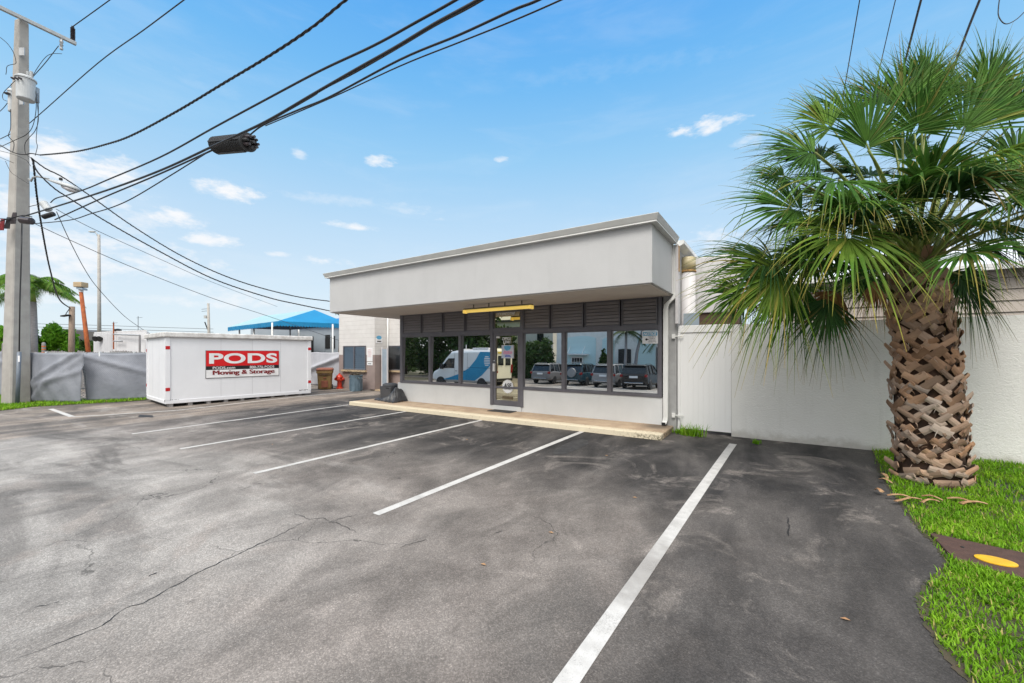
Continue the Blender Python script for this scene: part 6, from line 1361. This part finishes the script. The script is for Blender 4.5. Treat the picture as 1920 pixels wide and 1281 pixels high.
def feather(x, y, h, lean, label, seed):
    t = thing('feather_palm', label, 'palm tree', (x, y, G(y)), 0, 'palms across the street'); B = Vector((x, y, G(y))); T = B + Vector((lean, 0, h)); rnd = random.Random(seed)
    mb = MB(); mb.tube([B, B.lerp(T, .5) + Vector((-lean * .15, 0, 0)), T], [.16, .13, .11], 10); mb.build('trunk', 'trunk_grey', t, smooth=True)
    for i in range(13):
        az = i * 2.4; el = rnd.uniform(-.3, 1.0); D = Vector((math.cos(az), math.sin(az), 0)); L_ = rnd.uniform(1.5, 2.0); pts = [T + D * L_ * math.cos(el) * u + UV * L_ * (math.sin(el) * u - .8 * u * u) for u in np.linspace(0, 1, 8)]; mb = MB(); side = D.cross(UV)
        for k in range(26):
            f = (.1 + .89 * k / 26) * 7; i0 = min(6, int(f)); p = pts[i0].lerp(pts[i0 + 1], f - i0)
            for sg2 in (-1, 1): e = p + side * sg2 * .38 + D * .2 - UV * .28; mb.add([p - D * .03, p + D * .03, e], [(0, 1, 2)])
        mb.build('frond', 'tree_leaf', t, tint=[(0, .45, 0, 1)] * len(mb.v), fix=False)
feather(-11.2, -16.4, 4.6, .1, 'straight feather palm before the pale blue building', 81); feather(-10.6, -16.9, 5.4, .9, 'leaning feather palm right of the straight one', 82); feather(-7.6, -16.5, 4.4, -.1, 'short feather palm at the right of the pale blue building', 83)
lawn('lawn', [(-58, -9), (-30, -9), (-30, -17), (-58, -17)], 'grass verge under the trees across the street')
# ------------------------------------------------------------------ sky, clouds, sun, camera
SUN_EL, SUN_DIR = R(54), Vector((.34, -.94, 0)).normalized()
EXPO, SKYS = 1.5, .05
W = bpy.data.worlds.new('World'); S.world = W; W.use_nodes = True
n = W.node_tree.nodes; l = W.node_tree.links; n.clear()
out = n.new('ShaderNodeOutputWorld'); bg = n.new('ShaderNodeBackground'); l.new(bg.outputs[0], out.inputs[0])
sky = n.new('ShaderNodeTexSky'); sky.sky_type = 'NISHITA'; sky.sun_disc = False; sky.sun_elevation = SUN_EL; sky.sun_rotation = math.atan2(SUN_DIR.x, SUN_DIR.y)
sky.air_density = 1.0; sky.dust_density = .6; sky.ozone_density = 2.0; sky.altitude = 0
tc = n.new('ShaderNodeTexCoord'); dirn = tc.outputs['Generated']
hs_ = n.new('ShaderNodeHueSaturation'); hs_.inputs['Saturation'].default_value = 1.15; l.new(sky.outputs[0], hs_.inputs['Color'])
sepd = n.new('ShaderNodeSeparateXYZ'); l.new(dirn, sepd.inputs[0]); el_ = sepd.outputs[2]
SKYMUL = 1.0
col = hs_.outputs[0]
cr = n.new('ShaderNodeValToRGB'); l.new(el_, cr.inputs[0]); e_ = cr.color_ramp.elements    # hazy pale horizon to saturated blue; unseen zenith whitened as added fill
while len(e_) < 8: e_.new(.5)
for q, (ps, cc) in zip(e_, ((0, (.80, .90, .97)), (.12, (.74, .87, .97)), (.28, (.56, .78, .98)), (.43, (.34, .665, .98)), (.55, (.19, .545, .98)), (.68, (.10, .43, .97)), (.80, (.50, .68, .88)), (1, (.95, .96, .97)))): q.position = ps; q.color = (*cc, 1)
kk = 1 / (SKYS * 2 ** EXPO)
vmx = n.new('ShaderNodeVectorMath'); vmx.operation = 'SCALE'; l.new(cr.outputs[0], vmx.inputs[0]); vmx.inputs['Scale'].default_value = kk
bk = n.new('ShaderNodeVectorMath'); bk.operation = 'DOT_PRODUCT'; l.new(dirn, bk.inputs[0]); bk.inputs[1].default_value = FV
back_fill = mth(n, l, 'SUBTRACT', 1.0, ramp(n, l, bk.outputs['Value'], -.35, .25))      # sky behind the camera whitened, as reflected and as added fill
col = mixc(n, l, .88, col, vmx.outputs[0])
sky_fill = mixc(n, l, ramp(n, l, el_, .22, .62), (.93 * kk, .94 * kk, .95 * kk), (2.5 * kk, 2.45 * kk, 2.35 * kk))   # unseen sky brightened past white, added to fill the shaded front
col = mixc(n, l, mth(n, l, 'MULTIPLY', back_fill, .95), col, sky_fill)
cl = None
nz1 = noise(n, l, scalev(n, l, dirn, (1, 1, 2.2)), 9, 7, .62, .3); nz2 = noise(n, l, scalev(n, l, dirn, (1, 1, 2.5)), 30, 5, .6)
pert = mth(n, l, 'ADD', mth(n, l, 'MULTIPLY', mth(n, l, 'SUBTRACT', nz1, .5), 4.2), mth(n, l, 'MULTIPLY', mth(n, l, 'SUBTRACT', nz2, .5), 3.0))
CL = [(150, 318, 140, 36, 1), (95, 292, 70, 40, 1), (200, 322, 90, 26, 1), (20, 388, 90, 26, .9), (435, 360, 68, 15, 1), (332, 410, 48, 17, .95), (398, 453, 62, 11, .9), (560, 289, 18, 8, .6), (714, 304, 28, 9, .85), (657, 424, 50, 6, .85), (610, 491, 44, 8, .8), (520, 477, 26, 6, .7), (1323, 236, 62, 13, .95), (1415, 263, 34, 10, .5), (938, 299, 13, 5, .6), (110, 470, 150, 44, .85), (280, 492, 150, 34, .8), (60, 540, 160, 40, .7), (420, 560, 140, 22, .6), (250, 420, 60, 18, .6), (180, 375, 60, 20, .7), (827, 412, 15, 4, .5), (1345, 455, 46, 26, .6), (1860, 365, 60, 26, .6), (300, 560, 60, 10, .4), (700, 385, 170, 10, .28), (300, 130, 160, 14, .10), (1150, 130, 180, 16, .07)]
for x, y, a, b, op in CL:
    d = ray(x, y); k = d.length; d.normalize(); rg = d.cross(UV).normalized(); up = rg.cross(d).normalized()
    cs = max(.3, math.cos(math.atan(abs(x - CX) / F))); a_ = a / F * cs * cs * 1.15; b_ = b / F * cs * 1.25
    sub = n.new('ShaderNodeVectorMath'); sub.operation = 'SUBTRACT'; l.new(dirn, sub.inputs[0]); sub.inputs[1].default_value = d
    def dot(v):
        q = n.new('ShaderNodeVectorMath'); q.operation = 'DOT_PRODUCT'; l.new(sub.outputs[0], q.inputs[0]); q.inputs[1].default_value = v; return q.outputs['Value']
    u_, v_ = dot(rg / a_), dot(up / b_)
    vb = mth(n, l, 'MULTIPLY', mth(n, l, 'MINIMUM', v_, 0.0), .7)      # flatter base
    r2 = mth(n, l, 'ADD', mth(n, l, 'MULTIPLY', u_, u_), mth(n, l, 'ADD', mth(n, l, 'MULTIPLY', v_, v_), mth(n, l, 'MULTIPLY', vb, vb)))
    m = mth(n, l, 'SUBTRACT', mth(n, l, 'ADD', 1.0, pert), r2)
    m = mth(n, l, 'MULTIPLY', ramp(n, l, m, -.1, 1.6), op)
    m = mth(n, l, 'MULTIPLY', m, mth(n, l, 'LESS_THAN', r2, 6.0))
    cl = m if cl is None else mth(n, l, 'MAXIMUM', cl, m)
thin = mth(n, l, 'MULTIPLY', ramp(n, l, noise(n, l, scalev(n, l, dirn, (1, 1, 5)), 3.5, 6, .6, .4), .45, .75), .10)
cl = mth(n, l, 'MAXIMUM', cl, thin)
col = mixc(n, l, cl, col, (.97 * kk, .98 * kk, 1.0 * kk))
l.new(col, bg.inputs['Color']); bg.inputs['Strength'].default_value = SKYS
sun = bpy.data.lights.new('sun', 'SUN'); sun.energy = .95; sun.angle = R(24); sun.color = (1, .95, .88)
so = bpy.data.objects.new('sun', sun); COL.objects.link(so)
sd = Vector((SUN_DIR.x * math.cos(SUN_EL), SUN_DIR.y * math.cos(SUN_EL), math.sin(SUN_EL))); so.rotation_euler = sd.to_track_quat('Z', 'Y').to_euler()
cam_ = bpy.data.cameras.new('camera'); co = bpy.data.objects.new('camera', cam_); COL.objects.link(co); S.camera = co
co.location = (0, 0, H); co.rotation_euler = (R(90), 0, TH)
cam_.sensor_width = 36; cam_.lens = F / 1920 * 36; cam_.shift_y = (CY - 640.5) / 1920; cam_.clip_end = 3000; cam_.clip_start = .05
S.view_settings.view_transform = 'Standard'; S.view_settings.look = 'None'; S.view_settings.gamma = 1; S.view_settings.exposure = EXPO
S.cycles.max_bounces = 6; S.cycles.use_denoising = True
